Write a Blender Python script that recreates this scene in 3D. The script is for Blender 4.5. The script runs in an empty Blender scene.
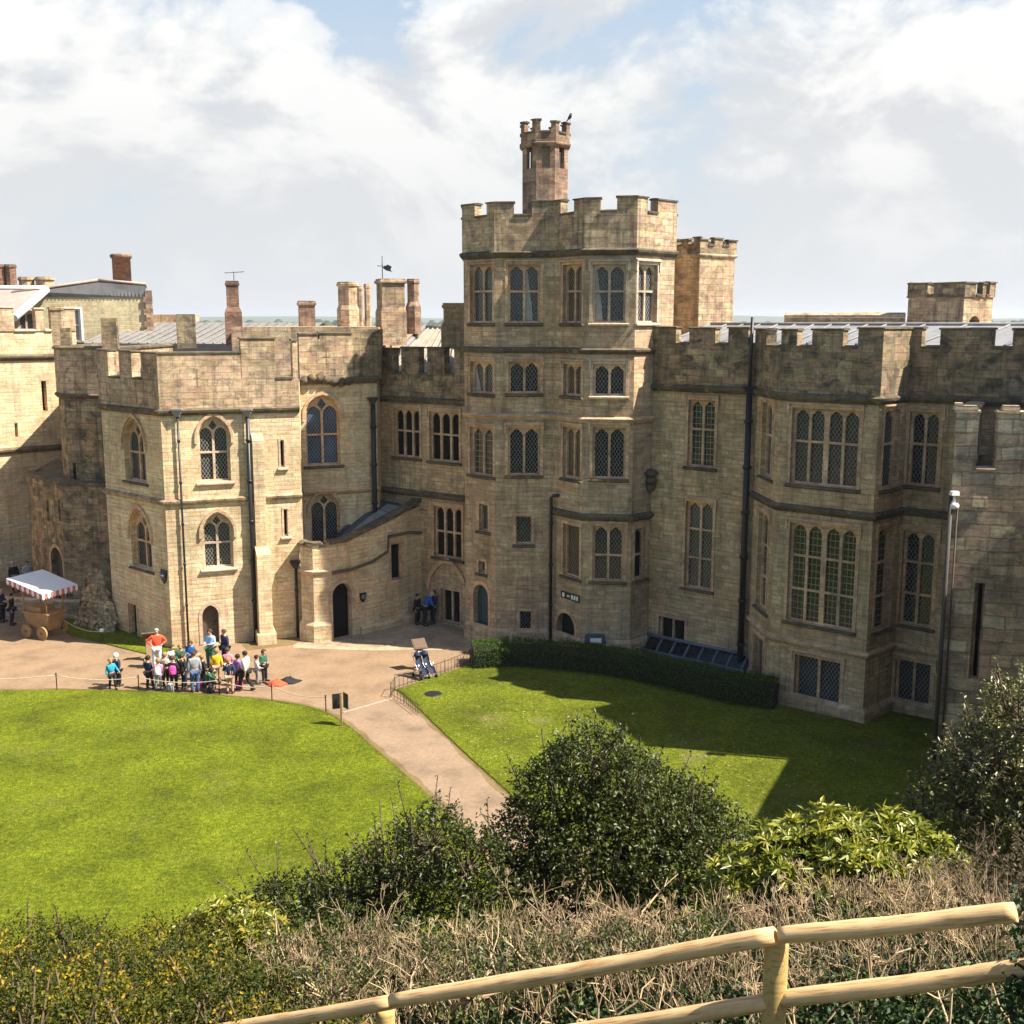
# Castle courtyard seen from its mound: everything is built in metres, camera 15 m above the court.
import bpy, math, random
import numpy as np
from mathutils import Vector, Matrix
from mathutils.geometry import tessellate_polygon
rnd = random.Random(7)
rng = np.random.default_rng(11)
S = bpy.context.scene
COL = S.collection
R = math.radians

# ------------------------------------------------------------------ camera and survey helpers
FPX, TILT, EYE = 1130.0, R(9.55), 15.0
CT, ST = math.cos(TILT), math.sin(TILT)
def ray(u, v):
    x = (u-512)/FPX; y = (512-v)/FPX
    return Vector((x, CT+y*ST, -ST+y*CT))
def gnd(u, v, z=0.0):
    d = ray(u, v); t = (z-EYE)/d.z
    return Vector((t*d.x, t*d.y, z))
def atY(u, v, Y):
    d = ray(u, v); t = Y/d.y
    return Vector((t*d.x, Y, EYE+t*d.z))

# ------------------------------------------------------------------ objects
def tag(o, label=None, cat=None, group=None, kind=None):
    if label: o['label'] = label
    if cat: o['category'] = cat
    if group: o['group'] = group
    if kind: o['kind'] = kind
    return o
def empty(name, loc, label=None, cat=None, group=None, rz=0.0):
    o = bpy.data.objects.new(name, None); COL.objects.link(o)
    o.location = loc; o.rotation_euler.z = rz; o.empty_display_size = .3
    return tag(o, label, cat, group)
def root_loc(o):
    while o.parent: o = o.parent
    return Vector(o.location)

def add_uv(me):
    n = len(me.loops)
    if n == 0: return
    co = np.empty(len(me.vertices)*3, np.float32); me.vertices.foreach_get('co', co); co = co.reshape(-1, 3)
    li = np.empty(n, np.int32); me.loops.foreach_get('vertex_index', li)
    nrm = np.empty(len(me.polygons)*3, np.float32); me.polygons.foreach_get('normal', nrm); nrm = nrm.reshape(-1, 3)
    tot = np.empty(len(me.polygons), np.int32); me.polygons.foreach_get('loop_total', tot)
    ln = np.repeat(nrm, tot, axis=0); p = co[li]
    h = np.hypot(ln[:, 0], ln[:, 1]); flat = h < .6
    hh = np.where(h < 1e-6, 1, h)
    # whole degrees only, so that faces of one wall keep one run of courses
    ang = np.round(np.degrees(np.arctan2(ln[:, 1], ln[:, 0])))
    ang = np.radians(ang)
    u = -np.sin(ang)*p[:, 0]+np.cos(ang)*p[:, 1]
    uv = np.empty((n, 2), np.float32)
    uv[:, 0] = np.where(flat, p[:, 0], u); uv[:, 1] = np.where(flat, p[:, 1], p[:, 2])
    lay = me.uv_layers.new(name='UVMap')
    lay.data.foreach_set('uv', uv.ravel())

class MB:
    """collects faces in world space; build() links them as one mesh object"""
    def __init__(s): s.v = []; s.f = []; s.m = []; s.sm = []
    def poly(s, pts, mi=0, smooth=False):
        i = len(s.v); s.v.extend([tuple(p) for p in pts]); s.f.append(tuple(range(i, i+len(pts)))); s.m.append(mi); s.sm.append(smooth)
    def grid(s, rows, closed=False, mi=0, smooth=True, cap=False):
        """rows: list of rings of points of equal length"""
        i0 = len(s.v); n = len(rows[0])
        for r in rows: s.v.extend([tuple(p) for p in r])
        for a in range(len(rows)-1):
            for b in range(n if closed else n-1):
                c = (b+1) % n
                s.f.append((i0+a*n+b, i0+a*n+c, i0+(a+1)*n+c, i0+(a+1)*n+b)); s.m.append(mi); s.sm.append(smooth)
        if cap:
            s.f.append(tuple(i0+k for k in range(n))[::-1]); s.m.append(mi); s.sm.append(False)
            s.f.append(tuple(i0+(len(rows)-1)*n+k for k in range(n))); s.m.append(mi); s.sm.append(False)
    def hexa(s, c, mi=0):
        """8 corners: bottom ring 0-3, top ring 4-7"""
        for q in ((3, 2, 1, 0), (4, 5, 6, 7), (0, 1, 5, 4), (1, 2, 6, 5), (2, 3, 7, 6), (3, 0, 4, 7)):
            s.poly([c[k] for k in q], mi)
    def box(s, c, size, rz=0.0, mi=0, taper=1.0, rx=0.0):
        hx, hy, hz = size[0]/2, size[1]/2, size[2]/2
        M = Matrix.Rotation(rz, 3, 'Z') @ Matrix.Rotation(rx, 3, 'X'); cs = []
        for z, t in ((-hz, 1.0), (hz, taper)):
            for x, y in ((-hx, -hy), (hx, -hy), (hx, hy), (-hx, hy)):
                cs.append(Vector(c)+M @ Vector((x*t, y*t, z)))
        s.hexa(cs, mi)
    def tube(s, pts, r, n=8, mi=0, cap=True, smooth=True):
        pts = [Vector(p) for p in pts]
        rs = r if isinstance(r, (list, tuple)) else [r]*len(pts)
        rows = []; ref = None
        for k, p in enumerate(pts):
            d = (pts[min(k+1, len(pts)-1)]-pts[max(k-1, 0)])
            if d.length < 1e-9: d = Vector((0, 0, 1))
            d.normalize()
            if ref is None: ref = Vector((1, 0, 0)) if abs(d.x) < .8 else Vector((0, 1, 0))
            a = d.cross(ref).normalized(); b = d.cross(a)
            ref = a.cross(d) if False else ref
            rows.append([p+(a*math.cos(2*math.pi*j/n)+b*math.sin(2*math.pi*j/n))*rs[k] for j in range(n)])
        s.grid(rows, True, mi, smooth, cap)
    def lathe(s, c, prof, n=12, mi=0, smooth=True, rot=0.0):
        """prof: list of (radius, z)"""
        rows = [[(c[0]+r*math.cos(2*math.pi*k/n+rot), c[1]+r*math.sin(2*math.pi*k/n+rot), c[2]+z) for k in range(n)] for r, z in prof]
        s.grid(rows, True, mi, smooth, True)
    def tess(s, loops, fn, mi=0):
        """fill a 2-D polygon with holes; fn maps (a,b) to a point"""
        flat = [p for l in loops for p in l]
        tr = tessellate_polygon([[Vector((a, b, 0)) for a, b in l] for l in loops])
        i = len(s.v); s.v.extend([tuple(fn(a, b)) for a, b in flat])
        for t in tr: s.f.append(tuple(i+k for k in t)); s.m.append(mi); s.sm.append(False)
    def sweep(s, path, prof, mi=0, closed=False, caps=True):
        """closed profile of (outward, z) carried along a horizontal polyline with mitred corners"""
        n = len(path); rows = []
        P = [Vector((p[0], p[1])) for p in path]
        def nr(a, b):
            d = (b-a).normalized(); return Vector((d.y, -d.x))
        for k in range(n):
            if closed: n1, n2 = nr(P[k-1], P[k]), nr(P[k], P[(k+1) % n])
            elif k == 0: n1 = n2 = nr(P[0], P[1])
            elif k == n-1: n1 = n2 = nr(P[-2], P[-1])
            else: n1, n2 = nr(P[k-1], P[k]), nr(P[k], P[k+1])
            m = (n1+n2)/max(.25, 1+n1.dot(n2))
            rows.append([(P[k].x+o*m.x, P[k].y+o*m.y, z) for o, z in prof])
        if closed: rows.append(rows[0])
        i0 = len(s.v); q = len(prof)
        for r in rows: s.v.extend(r)
        for a in range(len(rows)-1):
            for b in range(q):
                c = (b+1) % q
                s.f.append((i0+a*q+b, i0+a*q+c, i0+(a+1)*q+c, i0+(a+1)*q+b)); s.m.append(mi); s.sm.append(False)
        if caps and not closed:
            s.poly(rows[0], mi); s.poly(rows[-1][::-1], mi)
    def build(s, name, mats, parent=None, label=None, cat=None, group=None, kind=None, loc=None, local=False, recalc=True):
        me = bpy.data.meshes.new(name)
        org = Vector((0, 0, 0))
        if parent is not None and not local: org = root_loc(parent)
        elif loc is not None: org = Vector(loc)
        vs = s.v if local else [(p[0]-org.x, p[1]-org.y, p[2]-org.z) for p in s.v]
        me.from_pydata(vs, [], s.f)
        if not isinstance(mats, (list, tuple)): mats = [mats]
        for m in mats: me.materials.append(m)
        me.polygons.foreach_set('material_index', s.m)
        me.polygons.foreach_set('use_smooth', s.sm)
        me.update()
        add_uv(me)
        o = bpy.data.objects.new(name, me); COL.objects.link(o)
        if parent is not None: o.parent = parent
        elif not local: o.location = org
        return tag(o, label, cat, group, kind)

# ------------------------------------------------------------------ materials
MAT = {}
class NT:
    def __init__(s, name):
        s.m = bpy.data.materials.new(name); s.m.use_nodes = True
        s.t = s.m.node_tree; s.n = s.t.nodes; s.l = s.t.links
        s.b = s.n['Principled BSDF']; MAT[name] = s.m
    def new(s, ty, **kw):
        n = s.n.new(ty)
        for k, v in kw.items(): setattr(n, k, v)
        return n
    def lk(s, a, b): s.l.new(a, b)
    def noise(s, vec, scale, detail=4, rough=.55, dist=0):
        n = s.new('ShaderNodeTexNoise'); n.inputs['Scale'].default_value = scale; n.inputs['Detail'].default_value = detail
        n.inputs['Roughness'].default_value = rough; n.inputs['Distortion'].default_value = dist
        if vec is not None: s.lk(vec, n.inputs['Vector'])
        return n
    def ramp(s, fac, stops, interp='LINEAR'):
        n = s.new('ShaderNodeValToRGB'); n.color_ramp.interpolation = interp
        e = n.color_ramp.elements
        while len(e) > 1: e.remove(e[-1])
        e[0].position = stops[0][0]; e[0].color = (*stops[0][1], 1) if hasattr(stops[0][1], '__len__') else (stops[0][1],)*3+(1,)
        for p, c in stops[1:]:
            x = e.new(p); x.color = (*c, 1) if hasattr(c, '__len__') else (c, c, c, 1)
        s.lk(fac, n.inputs['Fac']); return n
    def mix(s, a, b, fac, mode='MIX'):
        n = s.new('ShaderNodeMix', data_type='RGBA', blend_type=mode)
        for sock, val in ((n.inputs[6], a), (n.inputs[7], b), (n.inputs[0], fac)):
            if hasattr(val, 'is_linked') or isinstance(val, bpy.types.NodeSocket): s.lk(val, sock)
            elif hasattr(val, '__len__'): sock.default_value = (*val, 1)
            else: sock.default_value = val
        return n.outputs[2]
    def math(s, op, a, b=None, clamp=False):
        n = s.new('ShaderNodeMath', operation=op, use_clamp=clamp)
        for k, val in ((0, a), (1, b)):
            if val is None: continue
            if isinstance(val, bpy.types.NodeSocket): s.lk(val, n.inputs[k])
            else: n.inputs[k].default_value = val
        return n.outputs[0]
    def scale(s, vec, sc):
        n = s.new('ShaderNodeMapping'); n.inputs['Scale'].default_value = sc; s.lk(vec, n.inputs['Vector']); return n.outputs[0]
    def bump(s, h, strength, dist=.02):
        n = s.new('ShaderNodeBump'); n.inputs['Strength'].default_value = strength; n.inputs['Distance'].default_value = dist
        s.lk(h, n.inputs['Height']); s.lk(n.outputs[0], s.b.inputs['Normal'])
        return n

def stone(name, cols, bw=.5, bh=.2, mortar=(.22, .17, .11), stain=.55, stain_col=(.055, .048, .04), bump=.5, streak=.35, warp=.02, msize=.013, lichen=0.0, stsc=1.3):
    """coursed sandstone: the tone changes block by block, weather stains and grain lie over it"""
    t = NT(name); tc = t.new('ShaderNodeTexCoord'); uv = tc.outputs['UV']; ob = tc.outputs['Object']
    nw = t.noise(uv, 1.6, 3)
    wv = t.new('ShaderNodeVectorMath', operation='MULTIPLY_ADD')
    t.lk(nw.outputs['Color'], wv.inputs[0]); wv.inputs[1].default_value = (warp*2, warp*2, 0); t.lk(uv, wv.inputs[2])
    br = t.new('ShaderNodeTexBrick'); br.offset = .47; br.offset_frequency = 2; br.squash = .72; br.squash_frequency = 3
    t.lk(wv.outputs[0], br.inputs['Vector'])
    br.inputs['Color1'].default_value = (0, 0, 0, 1); br.inputs['Color2'].default_value = (1, 1, 1, 1); br.inputs['Mortar'].default_value = (.5, .5, .5, 1)
    br.inputs['Scale'].default_value = 1; br.inputs['Mortar Size'].default_value = msize; br.inputs['Mortar Smooth'].default_value = .4
    br.inputs['Brick Width'].default_value = bw; br.inputs['Row Height'].default_value = bh
    n = len(cols); rp = t.ramp(br.outputs['Color'], [(i/(n-1), c) for i, c in enumerate(cols)])
    col = rp.outputs['Color']
    big = t.noise(ob, .45, 5, .6); bigr = t.ramp(big.outputs['Fac'], [(.3, .72), (.5, 1.0), (.72, 1.22)])
    col = t.mix(col, bigr.outputs['Color'], 1.0, 'MULTIPLY')
    hv = t.noise(ob, .33, 5, .65); col = t.mix(col, t.ramp(hv.outputs['Fac'], [(.34, (1.05, .985, .93)), (.5, (1, 1, 1)), (.66, (.90, .95, .98))]).outputs['Color'], 1.0, 'MULTIPLY')   # pinker and greyer beds
    col = t.mix(col, mortar, t.math('MULTIPLY', br.outputs['Fac'], .42))
    gr = t.noise(ob, 7, 9, .74); grr = t.ramp(gr.outputs['Fac'], [(.25, .6), (.5, 1.0), (.75, 1.3)])
    col = t.mix(col, grr.outputs['Color'], .85, 'MULTIPLY')
    md = t.noise(t.scale(wv.outputs[0], (.55, 6.5, 1)), 1.6, 7, .72); mdr = t.ramp(md.outputs['Fac'], [(.3, (.62, .60, .58)), (.5, (1, 1, 1)), (.7, (1.26, 1.23, 1.14))])
    col = t.mix(col, mdr.outputs['Color'], 1.0, 'MULTIPLY')   # bedding of the stone
    fg = t.noise(ob, 30, 4, .8); col = t.mix(col, t.ramp(fg.outputs['Fac'], [(.25, .72), (.5, 1.0), (.75, 1.22)]).outputs['Color'], .8, 'MULTIPLY')
    st = t.noise(t.scale(ob, (1, 1, 1.5)), stsc, 10, .74, .5); str_ = t.ramp(st.outputs['Fac'], [(.47, 0.0), (.62, 1.0)])
    col = t.mix(col, stain_col, t.math('MULTIPLY', str_.outputs['Color'], stain))
    sk = t.noise(t.scale(ob, (2.6, 2.6, .2)), 1.3, 8, .68); skr = t.ramp(sk.outputs['Fac'], [(.49, 0.0), (.64, 1.0)])
    col = t.mix(col, stain_col, t.math('MULTIPLY', skr.outputs['Color'], streak))
    if lichen:
        lc = t.noise(ob, 2.3, 8, .72); lr = t.ramp(lc.outputs['Fac'], [(.56, 0.0), (.64, 1.0)])
        col = t.mix(col, (.34, .24, .07), t.math('MULTIPLY', lr.outputs['Color'], lichen))
    t.lk(col, t.b.inputs['Base Color']); t.b.inputs['Roughness'].default_value = .92
    t.b.inputs['Specular IOR Level'].default_value = .2
    hm = t.math('SUBTRACT', t.math('MULTIPLY', gr.outputs['Fac'], .8), br.outputs['Fac'])
    hm = t.math('ADD', hm, t.math('MULTIPLY', br.outputs['Color'], .35))
    t.bump(hm, bump, .03)
    return t.m

def plain(name, col, rough=.6, metal=0.0, var=.25, vscale=6.0, bump=0.0, spec=.4, sheen=0.0):
    t = NT(name); tc = t.new('ShaderNodeTexCoord')
    n = t.noise(tc.outputs['Object'], vscale, 6, .6)
    r = t.ramp(n.outputs['Fac'], [(.25, 1-var), (.5, 1.0), (.75, 1+var)])
    t.lk(t.mix(col, r.outputs['Color'], 1.0, 'MULTIPLY'), t.b.inputs['Base Color'])
    t.b.inputs['Roughness'].default_value = rough; t.b.inputs['Metallic'].default_value = metal
    t.b.inputs['Specular IOR Level'].default_value = spec
    if bump: t.bump(n.outputs['Fac'], bump, .02)
    return t.m

def leaded(name, glass, lead=(.30, .30, .29), p=.155, q=.235, w=.125, square=False):
    t = NT(name); tc = t.new('ShaderNodeTexCoord'); sep = t.new('ShaderNodeSeparateXYZ'); t.lk(tc.outputs['UV'], sep.inputs[0])
    a = t.math('DIVIDE', sep.outputs[0], p); b = t.math('DIVIDE', sep.outputs[1], q)
    if square: c1, c2 = t.math('FRACT', a), t.math('FRACT', b)
    else: c1, c2 = t.math('FRACT', t.math('ADD', a, b)), t.math('FRACT', t.math('SUBTRACT', a, b))
    m = t.math('MAXIMUM', t.math('LESS_THAN', c1, w), t.math('LESS_THAN', c2, w))
    n = t.noise(tc.outputs['Object'], 1.1, 4, .6)
    r = t.ramp(n.outputs['Fac'], [(.3, .45), (.55, 1.0), (.75, 2.0)])
    g = t.mix(glass, r.outputs['Color'], 1.0, 'MULTIPLY')
    t.lk(t.mix(g, lead, m), t.b.inputs['Base Color'])
    t.lk(t.math('ADD', t.math('MULTIPLY', m, .5), .12), t.b.inputs['Roughness'])
    n2 = t.noise(tc.outputs['UV'], 5.5, 1); t.bump(t.math('ADD', n2.outputs['Fac'], t.math('MULTIPLY', m, .3)), .25, .03)
    t.b.inputs['Specular IOR Level'].default_value = .5
    return t.m

TAN = [(0.347, 0.250, 0.150), (0.482, 0.357, 0.216), (0.422, 0.299, 0.176), (0.572, 0.437, 0.278), (0.452, 0.299, 0.196), (0.520, 0.393, 0.248)]
stone('ashlar_tan', TAN, stain=.22, streak=.38)
stone('ashlar_warm', [(0.553, 0.402, 0.230), (0.660, 0.509, 0.303), (0.610, 0.439, 0.250), (0.660, 0.580, 0.360), (0.626, 0.425, 0.273), (0.660, 0.545, 0.338)], stain=.14, streak=.24, bw=.52, bh=.2)
stone('ashlar_grey', [(0.359, 0.269, 0.157), (0.521, 0.386, 0.223), (0.429, 0.311, 0.180), (0.573, 0.435, 0.262), (0.502, 0.319, 0.197)], stain=.25, streak=.42, bw=.48, bh=.19)
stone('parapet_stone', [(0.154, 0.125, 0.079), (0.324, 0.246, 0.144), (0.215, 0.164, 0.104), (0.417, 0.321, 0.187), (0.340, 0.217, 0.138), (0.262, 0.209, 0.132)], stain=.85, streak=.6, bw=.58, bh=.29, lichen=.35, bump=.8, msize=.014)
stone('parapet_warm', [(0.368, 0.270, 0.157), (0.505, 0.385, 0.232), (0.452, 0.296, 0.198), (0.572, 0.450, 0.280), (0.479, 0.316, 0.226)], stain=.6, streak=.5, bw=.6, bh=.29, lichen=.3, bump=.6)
stone('rubble_stone', [(0.345, 0.255, 0.164), (0.612, 0.452, 0.281), (0.451, 0.302, 0.200), (0.660, 0.548, 0.351), (0.557, 0.364, 0.246), (0.426, 0.354, 0.258)], stain=.5, streak=.3, bw=.98, bh=.43, bump=1.0, warp=.09, msize=.03, mortar=(.17, .14, .10))
stone('rubble_fine', [(0.341, 0.264, 0.158), (0.542, 0.420, 0.251), (0.422, 0.321, 0.195), (0.643, 0.507, 0.315)], stain=.5, streak=.1, bw=.4, bh=.24, bump=1.0, warp=.2, msize=.03, mortar=(.12, .10, .07))
stone('red_sandstone', [(0.264, 0.150, 0.102), (0.360, 0.216, 0.144), (0.312, 0.204, 0.132), (0.456, 0.324, 0.210), (0.240, 0.132, 0.096), (0.384, 0.264, 0.180)], stain=.65, streak=.4, bw=.6, bh=.3, lichen=.12, bump=.7)
stone('brick_red', [(.17, .085, .06), (.25, .13, .085), (.21, .11, .075), (.32, .21, .14)], stain=.7, streak=.3, bw=.24, bh=.085, bump=.5, msize=.008)
stone('dressed_stone', [(0.520, 0.339, 0.200), (0.623, 0.426, 0.256), (0.571, 0.364, 0.233), (0.660, 0.475, 0.303)], stain=.35, streak=.25, bw=.5, bh=.45, bump=.3)
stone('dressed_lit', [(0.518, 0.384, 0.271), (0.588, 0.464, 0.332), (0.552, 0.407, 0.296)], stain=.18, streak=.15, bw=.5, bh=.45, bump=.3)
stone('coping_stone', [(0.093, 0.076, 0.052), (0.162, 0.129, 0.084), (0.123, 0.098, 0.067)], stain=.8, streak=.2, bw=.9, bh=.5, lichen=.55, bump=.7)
stone('yellow_brick', [(0.456, 0.384, 0.228), (0.540, 0.456, 0.276), (0.492, 0.408, 0.246)], stain=.12, streak=.2, bw=.3, bh=.14, bump=.3, msize=.01)
leaded('leaded_dark', (.007, .008, .009), lead=(.19, .19, .185))
leaded('leaded_grey', (.022, .025, .026), lead=(.24, .235, .22))
leaded('leaded_blue', (.035, .06, .12), lead=(.16, .17, .20))
leaded('leaded_green', (.011, .013, .008), lead=(.20, .20, .16), p=.18, q=.26, square=True)
leaded('leaded_brown', (.085, .062, .04), lead=(.18, .15, .11))
plain('curtain_white', (.30, .29, .27), .8, var=.2, vscale=3)
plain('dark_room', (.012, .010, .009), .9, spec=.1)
plain('iron_black', (.018, .019, .021), .42, var=.4)
plain('lead_grey', (.15, .165, .185), .5, var=.3, vscale=3)
plain('lead_white', (.20, .195, .195), .6, var=.25, vscale=2)
plain('roof_grey', (.20, .185, .165), .7, var=.35, vscale=1.5)
plain('glass_dark', (.012, .014, .016), .15, var=.3)
plain('roof_tan', (.32, .27, .205), .8, var=.3, vscale=2)
plain('roof_pink', (.33, .25, .21), .8, var=.25, vscale=2)
plain('paint_white', (.78, .78, .75), .5, var=.06)
plain('door_oak', (.085, .06, .042), .7, var=.35, vscale=9)
plain('door_blue', (.03, .06, .075), .55, var=.3)
plain('pipe_stone', (.065, .055, .042), .7, var=.3, vscale=5)
plain('slate', (.05, .065, .08), .45, var=.35, vscale=4)
# ------------------------------------------------------------------ masonry kit
def arch_pts(a, b, zs, h, n=7):
    """arch from (a,zs) over the apex to (b,zs)"""
    w = (b-a)/2; mid = (a+b)/2; out = []
    if h >= w*.98:
        r = (w*w+h*h)/(2*w)
        for k in range(n+1):
            th = math.pi-(math.pi-math.acos((w-r)/r))*k/n
            out.append((a+r+r*math.cos(th), zs+r*math.sin(th)))
    else:
        for k in range(n+1):
            f = k/n; x = -math.cos(f*math.pi/2)
            out.append((mid+x*w, zs+h*max(0, 1-abs(x)**2.0)**.62))
    return out+[(2*mid-x, z) for x, z in out[-2::-1]]

class Wall:
    """one plane of masonry from P0 to P1 (left to right as seen from outside)"""
    def __init__(s, P0, P1, mat_bld=None):
        s.P0 = Vector((P0[0], P0[1])); s.P1 = Vector((P1[0], P1[1])); s.L = (s.P1-s.P0).length
        s.d = (s.P1-s.P0)/s.L; s.n = Vector((s.d.y, -s.d.x)); s.holes = []
        s.ang = math.atan2(s.d.y, s.d.x)
    def pt(s, a, z, o=0.0):
        q = s.P0+s.d*a+s.n*o; return Vector((q.x, q.y, z))
    def px(s, u, v):
        r = ray(u, v); den = r.x*s.n.x+r.y*s.n.y
        t = (s.P0.x*s.n.x+s.P0.y*s.n.y)/den
        return ((t*r.x-s.P0.x)*s.d.x+(t*r.y-s.P0.y)*s.d.y, EYE+t*r.z)
    def rect(s, u0, u1, v0, v1):
        a, b, c, e = s.px(u0, v0), s.px(u1, v0), s.px(u0, v1), s.px(u1, v1)
        return ((a[0]+c[0])/2, (b[0]+e[0])/2, (c[1]+e[1])/2, (a[1]+b[1])/2)
    def build(s, mb, z0, z1, s0=None, s1=None, depth=.34, mi=0):
        s0 = 0 if s0 is None else s0; s1 = s.L if s1 is None else s1
        xs = sorted({s0, s1, *[h[0] for h in s.holes], *[h[1] for h in s.holes]}); zs = sorted({z0, z1, *[h[2] for h in s.holes], *[h[3] for h in s.holes]})
        xs = [x for x in xs if s0-1e-6 <= x <= s1+1e-6]; zs = [z for z in zs if z0-1e-6 <= z <= z1+1e-6]
        for j in range(len(zs)-1):
            run = None
            for i in range(len(xs)-1):
                mx, mz = (xs[i]+xs[i+1])/2, (zs[j]+zs[j+1])/2
                ins = any(h[0] < mx < h[1] and h[2] < mz < h[3] for h in s.holes)
                if not ins and run is None: run = xs[i]
                if run is not None and (ins or i == len(xs)-2):
                    e = xs[i] if ins else xs[i+1]
                    mb.poly([s.pt(run, zs[j]), s.pt(e, zs[j]), s.pt(e, zs[j+1]), s.pt(run, zs[j+1])], mi); run = None
        for a, b, c, e, h in s.holes:
            if h:
                ar = arch_pts(a, b, e-h, h); k = len(ar)//2
                mb.tess([[(a, e)]+ar[:k+1][::1]], lambda x, z: s.pt(x, z), mi)
                mb.tess([ar[k:]+[(b, e)]], lambda x, z: s.pt(x, z), mi)
                out = [(a, c)]+ar+[(b, c)]
            else: out = [(a, c), (a, e), (b, e), (b, c)]
            for k in range(len(out)):
                p, q = out[k], out[(k+1) % len(out)]
                mb.poly([s.pt(*p), s.pt(*q), s.pt(q[0], q[1], -depth), s.pt(p[0], p[1], -depth)], mi)

def light_loop(a, b, c, e, head):
    if head == 'flat': return [(a, c), (b, c), (b, e), (a, e)]
    w = (b-a)/2; h = w*(1.25 if head == 'point' else .95)
    if head == 'cusp':   # trefoil-headed light
        h = w*1.2; m = (a+b)/2; zs = e-h
        r = [(a, zs), (a+.05*w, zs+.34*h), (a+.26*w, zs+.60*h), (a+.40*w, zs+.58*h), (a+.60*w, zs+.84*h), (m, e)]
        ar = r+[(2*m-x, z) for x, z in r[-2::-1]]
    else: ar = arch_pts(a, b, e-h, h, 5)
    return [(a, c), (b, c)]+[p for p in ar[::-1]][0:]

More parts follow.
